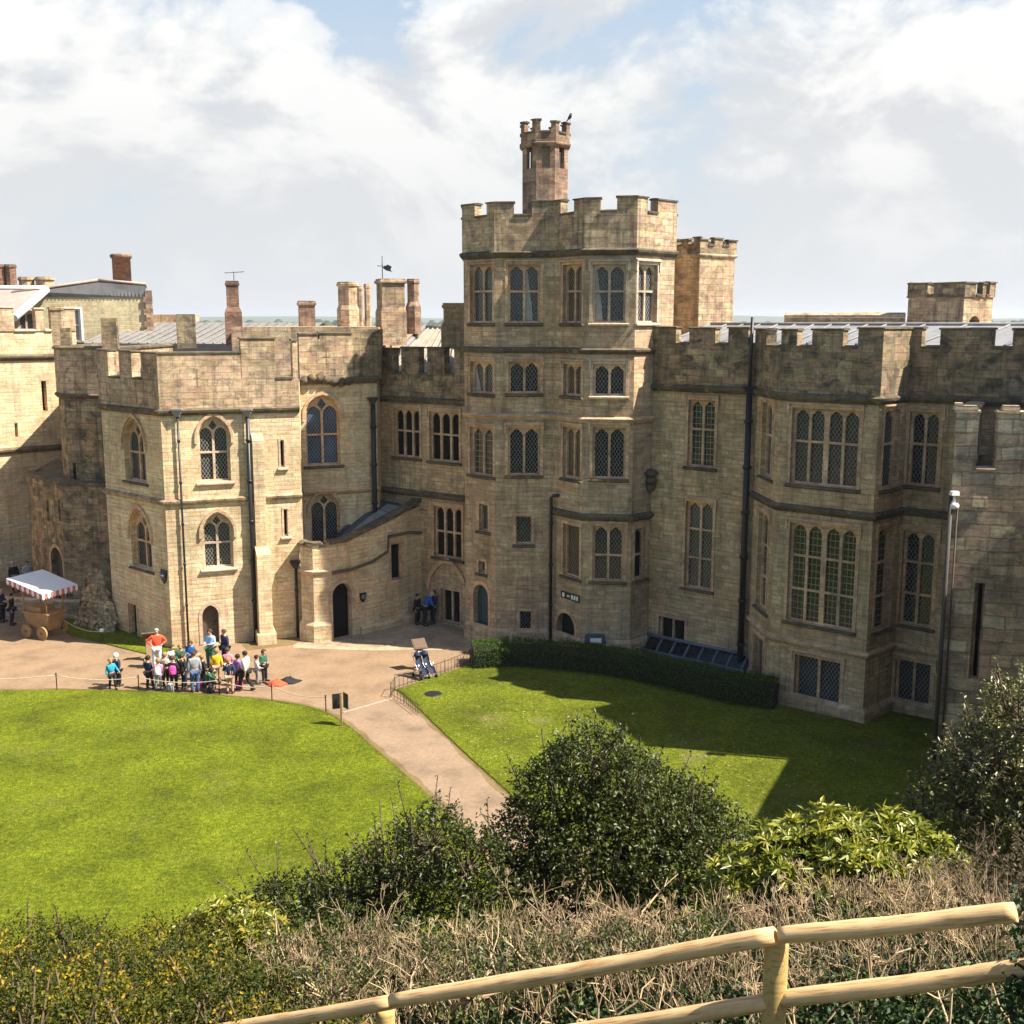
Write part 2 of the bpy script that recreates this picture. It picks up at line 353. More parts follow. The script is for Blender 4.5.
def window(par, W, R4, lights=2, rows=(), head='cusp', arch=0.0, glass='leaded_dark', frame='dressed_stone', group_gap=0, sill=True, hood=True,
           fw=.10, mw=.11, tw=.09, recess=.16, surround=.13, panes=None, blind=None, label=None):
    """opening in wall W, stone frame with lights, glass behind, sill and hood mould"""
    a, b, c, e = R4
    W.holes.append((a, b, c, e, arch))
    fr = MB(); P = lambda x, z: W.pt(x, z, -recess)
    Pb = lambda x, z: W.pt(x, z, -recess-.13)
    m = (b-a)
    zs = [c+.04]+[c+(e-c)*f for f in rows]+[e-.05]
    nG = lights; xs = []
    tot = (b-a)-2*fw-(lights-1)*mw-(group_gap if lights == 4 else 0); lw = tot/lights; x = a+fw
    for k in range(lights):
        xs.append((x, x+lw)); x += lw+mw+(group_gap if lights == 4 and k == 1 else 0)
    loops = [[(a, c), (b, c), (b, e), (a, e)]]
    for j in range(len(zs)-1):
        z0 = zs[j]+(tw/2 if j else 0.03); top = j == len(zs)-2
        z1 = zs[j+1]-(tw/2 if not top else .03)
        if top and arch: z1 = e-arch*.50-.02
        for x0, x1 in xs:
            loops.append(light_loop(x0, x1, z0, z1, head if top or (head != 'flat' and False) else 'flat'))
    if arch and lights == 2:   # eye between the two heads
        mx = (a+b)/2; zt = e-arch*.42; q = m*.13
        loops.append([(mx-q, zt-q*.1), (mx, zt-q*1.2), (mx+q, zt-q*.1), (mx, zt+q*1.3)])
    if arch and lights == 1: pass
    fr.tess(loops, P)
    for l in loops[1:]:
        for k in range(len(l)):
            p, q = l[k], l[(k+1) % len(l)]
            fr.poly([P(*p), P(*q), Pb(*q), Pb(*p)])
    if surround and not arch:   # dressed margin, 25 mm proud of the wall
        g = surround
        for x0, x1, z0, z1 in ((a-g, a, c, e), (b, b+g, c, e), (a-g, b+g, e, e+g)):
            fr.hexa([W.pt(x0, z0, -.02), W.pt(x1, z0, -.02), W.pt(x1, z0, .025), W.pt(x0, z0, .025), W.pt(x0, z1, -.02), W.pt(x1, z1, -.02), W.pt(x1, z1, .025), W.pt(x0, z1, .025)])
    win = fr.build('window', MAT[frame], par, label=label)
    gl = MB(); o = -recess-.10
    if panes:
        for (x0, x1), g in zip(xs, panes): pass
    gl.poly([W.pt(a, c, o), W.pt(b, c, o), W.pt(b, e, o), W.pt(a, e, o)])
    gl.build('pane', MAT[glass], win)
    if blind:
        for k in blind:
            x0, x1 = xs[k]; bl = MB(); wd = x1-x0
            bl.grid([[W.pt(x0+wd*(.05+.5*fz+.03*math.sin(q*2.1)*0+.0)*q/5, c+.08+(e-c-.35)*(1-zz), o+.012+.012*(q % 2)) for q in range(6)] for zz, fz in ((0, .25), (.35, .55), (.7, .95), (1, 1.1))], False)
            bl.build('curtain', MAT['curtain_white'], win)
    if sill:
        sb = MB(); g = .16; t = .12
        sb.hexa([W.pt(a-g, c-t-.08, -.05), W.pt(b+g, c-t-.08, -.05), W.pt(b+g, c-t, .13), W.pt(a-g, c-t, .13),
                 W.pt(a-g, c-.004, -.05), W.pt(b+g, c-.004, -.05), W.pt(b+g, c-.06, .13), W.pt(a-g, c-.06, .13)])
        sb.build('sill', MAT['coping_stone' if frame != 'dressed_lit' else 'dressed_lit'], win)
    if hood:
        hm = MB()
        if arch:
            hw = .05; ho = .17
            def off(w_, rise):
                A, B = a-w_, b+w_; return [(A, e-arch-.25)]+arch_pts(A, B, e-arch, arch+rise)+[(B, e-arch-.25)]
            i_, o_ = off(hw, hw*1.4), off(ho, ho*1.4)
            for k in range(len(i_)-1):
                c8 = [i_[k], i_[k+1], o_[k+1], o_[k]]
                hm.hexa([W.pt(x, z, -.02) for x, z in c8]+[W.pt(x, z, .10) for x, z in c8])
        else:
            g = surround+.004
            hm.hexa([W.pt(a-g-.05, e+g, -.02), W.pt(b+g+.05, e+g, -.02), W.pt(b+g+.05, e+g, .11), W.pt(a-g-.05, e+g, .11),
                     W.pt(a-g-.05, e+g+.12, -.02), W.pt(b+g+.05, e+g+.12, -.02), W.pt(b+g+.05, e+g+.06, .11), W.pt(a-g-.05, e+g+.06, .11)])
            for x in (a-g-.05, b+g-.05):
                hm.hexa([W.pt(x, e-.28, -.02), W.pt(x+.1, e-.28, -.02), W.pt(x+.1, e-.28, .07), W.pt(x, e-.28, .07), W.pt(x, e+g-.003, -.02), W.pt(x+.1, e+g-.003, -.02), W.pt(x+.1, e+g-.003, .09), W.pt(x, e+g-.003, .09)])
        hm.build('hood_mould', MAT['dressed_stone' if arch else frame], win)
    return win

def doorway(par, W, R4, arch=.5, leaf='door_oak', depth=.45, handle=True, margin='dressed_stone', open_dark=False):
    a, b, c, e = R4; W.holes.append((a, b, c, e, arch))
    d = MB(); o = -.3
    d.poly([W.pt(a, c, o), W.pt(b, c, o), W.pt(b, e, o), W.pt(a, e, o)])
    n = max(2, int((b-a)/.2))
    if not open_dark:
        for k in range(n+1):
            x = a+(b-a)*k/n
            d.hexa([W.pt(x-.012, c, o), W.pt(x+.012, c, o), W.pt(x+.012, c, o+.02), W.pt(x-.012, c, o+.02), W.pt(x-.012, e, o), W.pt(x+.012, e, o), W.pt(x+.012, e, o+.02), W.pt(x-.012, e, o+.02)])
    dr = d.build('door', MAT[leaf], par)
    if handle and not open_dark:
        h = MB(); p = W.pt(b-.18*(b-a), c+1.0, o+.05); h.tube([p+Vector((0, 0, -.07)), p+Vector((0, 0, .07))], .025, 6); h.build('handle', MAT['iron_black'], dr)
    s = MB()
    out0 = [(a, c)]+(arch_pts(a, b, e-arch, arch) if arch else [(a, e), (b, e)])+[(b, c)]
    g = .16
    out1 = [(a-g, c)]+(arch_pts(a-g, b+g, e-arch, arch+g*1.2) if arch else [(a-g, e+g), (b+g, e+g)])+[(b+g, c)]
    for k in range(len(out0)-1):
        q = [out0[k], out0[k+1], out1[k+1], out1[k]]
        s.hexa([W.pt(x, z, -.02) for x, z in q]+[W.pt(x, z, .03) for x, z in q])
    s.build('door_surround', MAT[margin], par)
    return dr

def subpath(path, a, b):
    """piece of a polyline between two arc lengths"""
    out = []; acc = 0; P = [Vector((p[0], p[1])) for p in path]
    for k in range(len(P)-1):
        L = (P[k+1]-P[k]).length
        if acc+L > a+1e-6 and acc < b-1e-6:
            s0 = max(a-acc, 0); s1 = min(b-acc, L); d = (P[k+1]-P[k])/L
            if not out: out.append(P[k]+d*s0)
            out.append(P[k]+d*s1)
        acc += L
    return out
def pathlen(path): return sum((Vector(path[k+1][:2])-Vector(path[k][:2])).length for k in range(len(path)-1))

STRING = [(-.05, -.14), (.05, -.14), (.15, -.03), (.17, .05), (.10, .10), (-.05, .16)]
def string_course(par, path, z, mat='coping_stone', sc=1.0, closed=False, name='string_course'):
    mb = MB(); mb.sweep(path, [(o*sc, z+h*sc) for o, h in STRING], closed=closed); return mb.build(name, MAT[mat], par)

def parapet(par, path, z0, ze, zt, merlons, mat='parapet_stone', th=.42, out=.06, cop='coping_stone', tops=None, closed=False, name='parapet', split=False):
    """low wall z0..ze, merlons (arc-length intervals) up to zt, moulded copings round both"""
    mb = MB(); ct = .09; co = .05
    o = None; pieces = []
    mb.sweep(path, [(out, z0), (out, ze), (out-th, ze), (out-th, z0)], closed=closed)
    P = list(path)+([path[0]] if closed else [])
    cm = MB(); L = pathlen(P)
    for k, (a, b) in enumerate(merlons):
        t = zt if not tops else tops[k]
        sp = subpath(P, a, b)
        j = rnd.uniform(-.06, .05)
        mb.sweep(sp, [(out, ze), (out, t-ct+j), (out-th, t-ct+j), (out-th, ze)])
        sp2 = subpath(P, max(0, a-co), min(L, b+co))
        if split: pieces.append(cm); cm = MB()
        cm.sweep(sp2, [(out+co, t-ct+j+.002), (out+co, t-.03+j), (out-.12, t+j), (out-th+.1, t+j), (out-th-co, t-.03+j), (out-th-co, t-ct+j+.002)])
    ms = sorted(merlons); gaps = []; cur = 0
    for a, b in ms:
        if a-cur > .15: gaps.append((cur, a))
        cur = max(cur, b)
    if L-cur > .15: gaps.append((cur, L))
    for a, b in gaps:
        a2, b2 = a+(.004+0 if a > 0 else 0), b-(.004 if b < L else 0)
        sp = subpath(P, a2, b2)
        if split: pieces.append(cm); cm = MB()
        cm.sweep(sp, [(out+co, ze-.05), (out+co, ze+.03), (out-.15, ze+.08), (out-th+.1, ze+.08), (out-th-co, ze+.03), (out-th-co, ze-.05)])
    o = mb.build(name, MAT[mat], par)
    for c_ in pieces+[cm]:
        if c_.v: c_.build('coping', MAT[cop], o)
    return o

def prism(mb, pts, z0, z1, mi=0, top=True, bottom=False):
    n = len(pts)
    for k in range(n):
        p, q = pts[k], pts[(k+1) % n]
        mb.poly([(p[0], p[1], z0), (q[0], q[1], z0), (q[0], q[1], z1), (p[0], p[1], z1)], mi)
    if top: mb.tess([[(p[0], p[1]) for p in pts]], lambda x, y: (x, y, z1), mi)

def downpipe(par, pts, r=.06, hopper=True, mat='iron_black', hmat='iron_black'):
    mb = MB(); mb.tube(pts, r, 8)
    top = Vector(pts[0]); n = 0
    p0, p1 = Vector(pts[-2]), Vector(pts[-1])
    L = (p1-p0).length; k = 1.2
    while k < L:
        p = p0+(p1-p0)*k/L; mb.lathe(p, [(r*1.35, -.07), (r*1.45, 0), (r*1.35, .07)], 8); k += 1.9
    o = mb.build('downpipe', MAT[mat], par)
    if hopper:
        h = MB(); h.box(top+Vector((0, 0, .1)), (.34, .3, .14), 0, 0, 1.25); h.box(top+Vector((0, 0, .21)), (.50, .44, .07)); h.box(top+Vector((0, 0, -.04)), (.2, .2, .14), 0, 0, 1.5)
        h.build('hopper', MAT[hmat], o)
    return o

def block_chimney(par, c, w, d, h, rz=0.0, mat='ashlar_grey', neck=None, cap=True, n=4, name='chimney'):
    """stack with a moulded cap; neck = (fraction, narrower size)"""
    mb = MB(); c = Vector(c)
    def ring(f, z):
        if n == 4: return [tuple(c+Matrix.Rotation(rz, 3, 'Z') @ Vector((sx*w/2*f, sy*d/2*f, z))) for sx, sy in ((-1, -1), (1, -1), (1, 1), (-1, 1))]
        return [(c.x+w/2*f*math.cos(2*math.pi*k/n+rz), c.y+w/2*f*math.sin(2*math.pi*k/n+rz), c.z+z) for k in range(n)]
    rows = [ring(1, 0)]
    f = 1
    if neck: rows += [ring(1, h*neck[0]), ring(neck[1], h*neck[0]+.25)]; f = neck[1]
    rows += [ring(f, h-.28)]
    if cap: rows += [ring(f*1.16, h-.22), ring(f*1.16, h-.1), ring(f*1.06, h-.08), ring(f*1.06, h)]
    else: rows += [ring(f, h)]
    mb.grid(rows, True, 0, n > 12, True)
    return mb.build(name, MAT[mat], par)
# ------------------------------------------------------------------ the castle
def walls_of(path): return [Wall(path[k], path[k+1]) for k in range(len(path)-1)]
def mer(ws, v, spec):
    """merlons given as (facet, u, facet, u) along the top of a run of walls -> arc lengths"""
    acc = [0]
    for w in ws: acc.append(acc[-1]+w.L)
    out = []
    for i, u0, j, u1 in spec:
        a = acc[i]+(min(max(ws[i].px(u0, v)[0], 0), ws[i].L) if u0 is not None else 0)
        b = acc[j]+(min(max(ws[j].px(u1, v)[0], 0), ws[j].L) if u1 is not None else ws[j].L)
        out.append((a, b))
    return out
def wz(w, u, v): return w.px(u, v)[1]
def clampr(w, r, m=.16):
    return (max(r[0], m), min(r[1], w.L-m), r[2], r[3])

# ---- central tower
tower = empty('castle_tower', (2.5, 50, 0), 'tall five storey battlemented tower with canted window bays and a red turret on its roof', 'castle tower')
TP = [(-2.2, 60), (-2.2, 52.4), (-.75, 50.95), (1.87, 50.9), (3.1, 49.2), (5.25, 48.9), (7.15, 50.8), (7.15, 60)]
tw = walls_of(TP); _, tA, tB, tC, tD, tE, _ = tw
ZS = 17.95; Z2 = wz(tB, 525, 350); Z3 = wz(tB, 525, 416.5); Z4 = 6.5
def lvl(w, u0, u1, v0, v1): return clampr(w, w.rect(u0, u1, v0, v1))
for w, u0, u1, gl in ((tA, 470, 493, 'leaded_grey'), (tB, 508, 540, 'leaded_dark'), (tC, 563, 582, 'leaded_brown'), (tD, 592.5, 625.7, 'leaded_dark'), (tE, 635.5, 657, 'leaded_grey')):
    lit = 'dressed_lit' if w in (tD, tE) else 'dressed_stone'
    window(tower, w, lvl(w, u0, u1, 264.5, 322.5), 2, (.54,), glass=gl, frame=lit, blind=[0] if w in (tD,) else ([1] if w in (tB, ) else None))
    if w is tE: continue
    window(tower, w, lvl(w, u0+.5, u1, 364 if w in (tC, tD) else 361.5, 395.5 if w in (tC, tD) else 393), 2, (), glass=gl if w is not tC else 'leaded_brown', frame=lit, blind=[0] if w is tA else None)
    window(tower, w, lvl(w, u0, u1, 427.5, 478.5 if w in (tC, tD) else 475), 2, (), glass=gl if w is not tA else 'leaded_green', frame='dressed_stone', blind=None)
window(tower, tA, lvl(tA, 479, 488, 504, 531), 1, (), 'flat', glass='leaded_grey', hood=False, fw=.05)
window(tower, tA, lvl(tA, 478.6, 485, 561, 573), 1, (), 'flat', glass='dark_room', hood=False, fw=.04)
window(tower, tB, lvl(tB, 516, 531.5, 516, 544), 1, (), 'flat', glass='leaded_dark', hood=False, fw=.04)
window(tower, tB, lvl(tB, 519.5, 531.5, 611, 635), 1, (), 'flat', glass='leaded_dark', hood=False, fw=.04)
window(tower, tC, lvl(tC, 563, 582, 525, 577), 1, (), 'flat', glass='leaded_brown', hood=False)
window(tower, tD, lvl(tD, 592.5, 623.5, 526, 581), 2, (.46,), glass='leaded_dark')
window(tower, tE, (.25, 1.02, tE.rect(632, 646, 528, 579)[2], tE.rect(632, 646, 528, 579)[3]), 1, (.47,), glass='dark_room', fw=.08)
r = tA.rect(475.5, 492.5, 585, 637); doorway(tower, tA, (.55, 1.55, r[2]-.1, r[3]), .55, 'door_blue')
r = tC.rect(558, 580, 614, 650); doorway(tower, tC, (.35, 1.65, 0.0, r[3]), .65, 'dark_room', open_dark=True)
mb = MB()
for w in tw: w.build(mb, -.4, ZS)
mb.build('wall', MAT['ashlar_tan'], tower)
mb = MB(); mb.tess([[p for p in TP]], lambda x, y: (x, y, ZS+.4)); mb.build('roof', MAT['lead_grey'], tower)
string_course(tower, TP, ZS, sc=1.15)
string_course(tower, TP[1:7], Z2); string_course(tower, TP[1:7], Z3, mat='dressed_stone')
string_course(tower, [TP[3], TP[4], TP[5], (6.6, 50.25)], Z4, sc=1.2)
sp = MB(); sp.sweep(TP[1:7], [(-.05, -.3), (.14, -.3), (.14, .75), (.0, .95), (-.05, .95)]); sp.build('plinth', MAT['ashlar_tan'], tower)
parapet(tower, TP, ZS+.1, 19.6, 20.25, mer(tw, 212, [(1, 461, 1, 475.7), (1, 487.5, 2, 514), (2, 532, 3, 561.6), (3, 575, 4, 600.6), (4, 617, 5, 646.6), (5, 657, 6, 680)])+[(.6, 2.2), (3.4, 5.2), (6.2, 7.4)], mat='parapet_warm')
# little corbelled lumps where the bay dies into the wing
cb = MB()
for k, z in ((0, 8.35), (1, 8.0), (2, 7.7)): cb.lathe((6.15+.0*k, 49.6, z), [(.05, -.14), (.24-.04*k, -.05), (.34-.06*k, .08), (.2, .2), (.05, .24)], 9)
cb.build('corbel', MAT['coping_stone'], tower)
# lettered plate over the arch (the letters are too small in the photograph to read: only white marks)
r = tC.rect(561.5, 580, 593, 600); pl = MB(); pl.hexa([tC.pt(x, z, o) for z in (r[2], r[3]) for x, o in ((r[0], .0), (r[1], .0), (r[1], .04), (r[0], .04))])
plate = pl.build('sign_plate', MAT['iron_black'], tower)
pm = MB(); L = r[1]-r[0]; hh = r[3]-r[2]
for f0, f1, g in ((.08, .2, .3), (.34, .40, .12), (.42, .48, .12), (.56, .66, .3), (.70, .80, .3), (.84, .93, .3)):
    pm.poly([tC.pt(r[0]+L*f0, r[2]+hh*(.5-g), .044), tC.pt(r[0]+L*f1, r[2]+hh*(.5-g), .044), tC.pt(r[0]+L*f1, r[2]+hh*(.5+g), .044), tC.pt(r[0]+L*f0, r[2]+hh*(.5+g), .044)])
pm.build('lettering', MAT['paint_white'], plate)
q = tC.pt(.06, 0, .14); q2 = tC.pt(.10, wz(tC, 553, 497), .14)
downpipe(tower, [tC.pt(.5, q2.z+.15, .05), tC.pt(.3, q2.z+.12, .18), tC.pt(.12, q2.z, .2), tC.pt(.12, 0, .2)], .075, False)

# red octagonal stair turret on the roof
tur = MB(); cx, cy = 1.52, 54.0
def octa(r, k0=22.5): return [(cx+r*math.cos(R(k0+45*k)), cy+r*math.sin(R(k0+45*k))) for k in range(8)]
zt0 = atY(545, 147, 54).z; ztop = atY(545, 119, 53).z
ow = octa(1.12); owl = [Wall(ow[k], ow[(k+1) % 8]) for k in range(8)]
for k, w in enumerate(owl):
    z0, z1 = zt0-1.05, zt0-.12
    w.holes.append((w.L*.3, w.L*.72, z0, z1, 0))
    w.build(tur, ZS+.3, zt0, depth=.2)
turo = tur.build('turret', MAT['red_sandstone'], tower)
inn = MB(); prism(inn, octa(.72), zt0-1.3, zt0-.02); inn.build('lining', MAT['dressed_lit'], turo)
string_course(turo, ow, zt0, mat='red_sandstone', sc=.8, closed=True)
hw = octa(1.2); Lo = sum((Vector(hw[k])-Vector(hw[(k+1) % 8])).length for k in range(8))
parapet(tower, hw, zt0+.06, ztop-.55, ztop, [(Lo/8*k-.22+(Lo/8*.0), Lo/8*k+.22) for k in range(1, 8)]+[(0, .22), (Lo-.22, Lo)], mat='red_sandstone', th=.25, out=0, closed=True, split=True)
rf = MB(); rf.tess([octa(1.0)], lambda x, y: (x, y, zt0+.5)); rf.build('turret_roof', MAT['lead_grey'], turo)

# ---- stone turret behind the tower
bt = empty('stair_turret', (9.1, 57, 0), 'square battlemented stair turret rising behind the right shoulder of the tall tower', 'turret')
BP = [(7.9, 57.4), (9.1, 56.0), (11.05, 57.4), (9.9, 58.9)]
z1 = atY(699, 237, 56).z
mb = MB()
for k in range(4): Wall(BP[k], BP[(k+1) % 4]).build(mb, 8, z1-.85)
mb.build('wall', MAT['parapet_warm'], bt)
string_course(bt, BP, z1-.85, closed=True, sc=.7, mat='parapet_warm')
LL = [1.84, 2.4, 1.89, 2.5]; acc = 0; ms = []
for L in LL: ms += [(acc+.0, acc+L*.2), (acc+L*.38, acc+L*.62), (acc+L*.8, acc+L)]; acc += L
parapet(bt, BP, z1-.8, z1-.35, z1, [m for m in ms if m[1]-m[0] > .1], mat='parapet_stone', th=.25, closed=True)
rf = MB(); rf.tess([BP], lambda x, y: (x, y, z1-.6)); rf.build('roof', MAT['lead_grey'], bt)

# ---- right wing with its bay
wing = empty('castle_wing', (12, 46, 0), 'long battlemented stone wing with a big square window bay, right of the tall tower', 'castle wing')
WP = [(6.2, 49.85), (10.05, 46.65), (10.3, 43.6), (13.3, 41.0), (14.85, 42.45), (21, 37.3), (28, 44), (14, 60), (7.2, 60)]
ww = walls_of(WP); wF, wS, wB, wR, wW = ww[:5]
ZW = 12.2
g = lambda w, *a: clampr(w, w.rect(*a), .1)
window(wing, wF, g(wF, 688, 714.5, 400, 467), 2, (.56,), glass='leaded_green')
window(wing, wF, g(wF, 685, 712, 502, 589), 2, (.35, .68), glass='leaded_grey')
window(wing, wF, g(wF, 658.5, 684.5, 618, 647), 2, (), 'flat', glass='dark_room', hood=False, sill=False)
zu = wB.rect(791, 858, 408, 486); zl = wB.rect(788, 854, 525, 626)
window(wing, wS, (1.0, 2.5, zu[2], zu[3]), 2, (.56,), glass='leaded_grey')
window(wing, wS, (1.0, 2.5, zl[2], zl[3]), 2, (.33, .66), glass='leaded_green')
zb = wB.rect(794, 840, 657, 706)
window(wing, wS, (.9, 2.4, zb[2], zb[3]), 2, (), 'flat', glass='leaded_grey', hood=True)
window(wing, wB, g(wB, 791, 858.5, 409, 486), 4, (.56,), glass='leaded_dark', group_gap=.1)
window(wing, wB, g(wB, 788, 855, 526, 626), 4, (.33, .67), 'point', glass='leaded_green', group_gap=.1)
window(wing, wB, g(wB, 794, 840, 658, 706), 2, (), 'flat', glass='leaded_grey', hood=True)
window(wing, wR, (.45, 1.55, zu[2], zu[3]), 1, (.56,), glass='leaded_grey')
window(wing, wR, (.45, 1.55, zl[2], zl[3]), 1, (.33, .66), glass='leaded_green')
window(wing, wW, g(wW, 908, 938.5, 412, 486), 2, (.56,), glass='leaded_dark')
window(wing, wW, g(wW, 901, 933.5, 532, 626), 2, (.33, .67), glass='leaded_dark')
window(wing, wW, g(wW, 892, 930.5, 661, 711), 2, (), 'flat', glass='leaded_grey', hood=True)
mb = MB(); wF.build(mb, -.4, ZW); ww[1].build(mb, -.4, ZW); ww[2].build(mb, -.4, ZW); ww[3].build(mb, -.4, ZW); ww[4].build(mb, -.4, ZW)
for w in ww[5:]: w.build(mb, -.4, ZW+1.4)
mb.build('wall', MAT['ashlar_grey'], wing)
string_course(wing, WP[:6], ZW, sc=1.25)
ZB = wz(wB, 820, 511); string_course(wing, WP[1:6], ZB, sc=1.1)
ZB2 = wz(wB, 815, 645.5); string_course(wing, WP[1:6], ZB2, sc=.9, mat='dressed_stone')
mb = MB(); mb.sweep(WP[1:6], [(-.05, -.3), (.16, -.3), (.16, .35), (0, .55), (-.05, .55)]); mb.build('plinth', MAT['ashlar_tan'], wing)
mb = MB(); mb.sweep(WP[1:6], [(-.05, .8), (.055, .8), (.055, ZB2-.2), (-.05, ZB2-.2)])
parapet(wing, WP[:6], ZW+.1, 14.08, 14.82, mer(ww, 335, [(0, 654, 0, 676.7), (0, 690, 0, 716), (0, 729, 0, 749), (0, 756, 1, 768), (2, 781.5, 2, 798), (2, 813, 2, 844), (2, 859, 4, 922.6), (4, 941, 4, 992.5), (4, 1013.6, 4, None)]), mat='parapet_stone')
mb = MB()   # low pitched lead roof with rolls behind the parapet
A = [Vector((6.9, 50.6, 14.1)), Vector((10.9, 47.2, 14.1)), Vector((13.9, 44.0, 14.1)), Vector((21.5, 38.2, 14.1))]
B = [Vector((9.4, 54.2, 14.86)), Vector((13.4, 50.8, 14.86)), Vector((17.2, 47.6, 14.86)), Vector((25.3, 42.0, 14.86))]
for k in range(3):
    mb.poly([A[k], A[k+1], B[k+1], B[k]]); mb.poly([B[k], B[k+1], B[k+1]+Vector((2.6, 3.6, -1)), B[k]+Vector((2.6, 3.6, -1))])
    for i in range(6):
        f = i/6; mb.tube([A[k].lerp(A[k+1], f)+Vector((0, 0, .03)), B[k].lerp(B[k+1], f)+Vector((0, 0, .03))], .05, 5)
mb.tube([b+Vector((0, 0, .03)) for b in B], .09, 6)
mb.build('roof', MAT['lead_white'], wing)
mb = MB()
for x0, x1 in ((754, 767), (776, 781)):
    p, q = atY(x0, 326, 50), atY(x1, 326, 50)
pa = wF.pt(*wF.px(751.5, 322), .16); pb = wF.pt(wF.px(749, 500)[0]-.05, 0, .16)
top = wF.pt(4.82, atY(752, 317, 46.7).z, .2)
downpipe(wing, [wF.pt(4.82, wz(wF, 751, 392), .24), wF.pt(4.82, 0, .24)], .13, True)
mb = MB(); mb.tube([wF.pt(4.82, wz(wF, 751, 392), .24), top], .07, 8); mb.build('vent_pipe', MAT['iron_black'], wing)
# white lamp head on the corner by the near tower

# ---- basement lights: a lean-to of glass and lead bars along the foot of the wing
bl = empty('basement_skylight', tuple(wF.pt(3, 0, .6)), 'low grey glazed skylight along the foot of the right wing behind the clipped hedge', 'skylight')
mb = MB(); gb = MB()
for k in range(8):
    x = .1+k*.71; mb.tube([wF.pt(x, .95, .03), wF.pt(x, .42, .62)], .05, 5)
mb.tube([wF.pt(0, .98, .05), wF.pt(5.2, .98, .05)], .09, 6); mb.tube([wF.pt(0, .42, .62), wF.pt(5.2, .42, .62)], .06, 6)
mb.hexa([wF.pt(0, 0, .57), wF.pt(5.2, 0, .57), wF.pt(5.2, 0, .70), wF.pt(0, 0, .70), wF.pt(0, .4, .57), wF.pt(5.2, .4, .57), wF.pt(5.2, .4, .70), wF.pt(0, .4, .70)])
mb.build('glazing_bars', MAT['lead_grey'], bl)
gb.poly([wF.pt(0, .93, .03), wF.pt(5.2, .93, .03), wF.pt(5.2, .40, .61), wF.pt(0, .40, .61)]); gb.build('glass', MAT['glass_dark'], bl)

# ---- rear blocks beyond the wing
rb = empty('rear_block', (20.5, 53, 0), 'square battlemented stone block with a small arched opening standing behind the right wing', 'castle block')
RP = [(18.75, 54.4), (20.45, 52.0), (22.3, 53.3), (20.6, 55.7)]
z1 = atY(961, 281, 52).z; rw = [Wall(RP[k], RP[(k+1) % 4]) for k in range(4)]
r = rw[1].rect(968.5, 980, 316, 331); rw[1].holes.append((r[0], r[1], r[2], r[3], (r[1]-r[0])*.5))
mb = MB()
for w in rw: w.build(mb, 8, z1-.7, depth=.6)
mb.build('wall', MAT['parapet_warm'], rb)
L0, L1 = rw[0].L, rw[1].L; T = sum(w.L for w in rw)
parapet(rb, RP, z1-.7, z1-.62, z1, [(0, L0*.36), (L0*.47, L0+L1*.35), (L0+L1*.58, L0+L1*.7), (L0+L1*.82, L0+L1+.6), (L0+L1+1.2, T)], mat='parapet_stone', th=.3, closed=True)
rf = MB(); rf.tess([RP], lambda x, y: (x, y, z1-.9)); rf.build('roof', MAT['lead_grey'], rb)
rf = MB(); rf.tess([[(p[0]*.97+.6, p[1]*.97+1.6) for p in RP]], lambda x, y: (x, y, 13)); 
mb = MB(); p = atY(784, 325, 56); q = atY(905, 325, 54.5)
lw = Wall(p, q); h0 = p.z-4; hz = atY(840, 312.5, 55).z
mb.hexa([lw.pt(0, h0, 0), lw.pt(lw.L, h0, 0), lw.pt(lw.L, h0, -.8), lw.pt(0, h0, -.8), lw.pt(0, hz-.25, 0), lw.pt(lw.L, hz-.25, 0), lw.pt(lw.L, hz-.25, -.8), lw.pt(0, hz-.25, -.8)])
rwall = mb.build('ridge_wall', MAT['parapet_warm'], None, 'low coped stone wall running along the skyline behind the right wing', 'wall', loc=(16, 55, 0))
mb = MB(); mb.sweep([tuple(lw.pt(0, 0)[:2]), tuple(lw.pt(lw.L, 0)[:2])], [(.12, hz-.24), (.12, hz-.12), (-.3, hz), (-.5, hz), (-.92, hz-.12), (-.92, hz-.24)]); mb.build('coping', MAT['parapet_warm'], rwall)

# ---- near tower on the right edge, and the curtain wall climbing the mound out of the picture
nt = empty('gate_tower', (17, 38, 0), 'weathered coursed stone tower with an arrow slit at the right edge beside the pale drainpipe', 'castle tower')
NP = [(16.6, 41.1), (14.23, 36.2), (18.95, 35.2), (22, 38), (20, 41)]
nw = [Wall(NP[k], NP[(k+1) % 5]) for k in range(5)]; nf = nw[1]
ZN = wz(nf, 970, 470); ZT = wz(nf, 968, 410)
a1 = nw[0].L; m1 = nf.px(979, 420)[0]; m2 = nf.px(999, 420)[0]
r = nf.rect(971.5, 982, 583, 679); nf.holes.append((r[0], r[1], r[2], r[3], 0))
mb = MB()
for w in nw: w.build(mb, -.4, ZN, depth=.5)
mb.build('wall', MAT['rubble_stone'], nt)
ws = r[1]-r[0]; xm = r[0]+ws*.62
mb = MB(); mb.poly([nf.pt(r[0]-.02, r[2]-.02, -.02), nf.pt(xm, r[2]-.02, -.36), nf.pt(xm, r[3]+.02, -.36), nf.pt(r[0]-.02, r[3]+.02, -.02)]); mb.build('splayed_jamb', MAT['rubble_stone'], nt)
mb = MB(); mb.poly([nf.pt(xm, r[2], -.38), nf.pt(r[1], r[2], -.38), nf.pt(r[1], r[3], -.38), nf.pt(xm, r[3], -.38)]); mb.build('arrow_slit', MAT['dark_room'], nt)
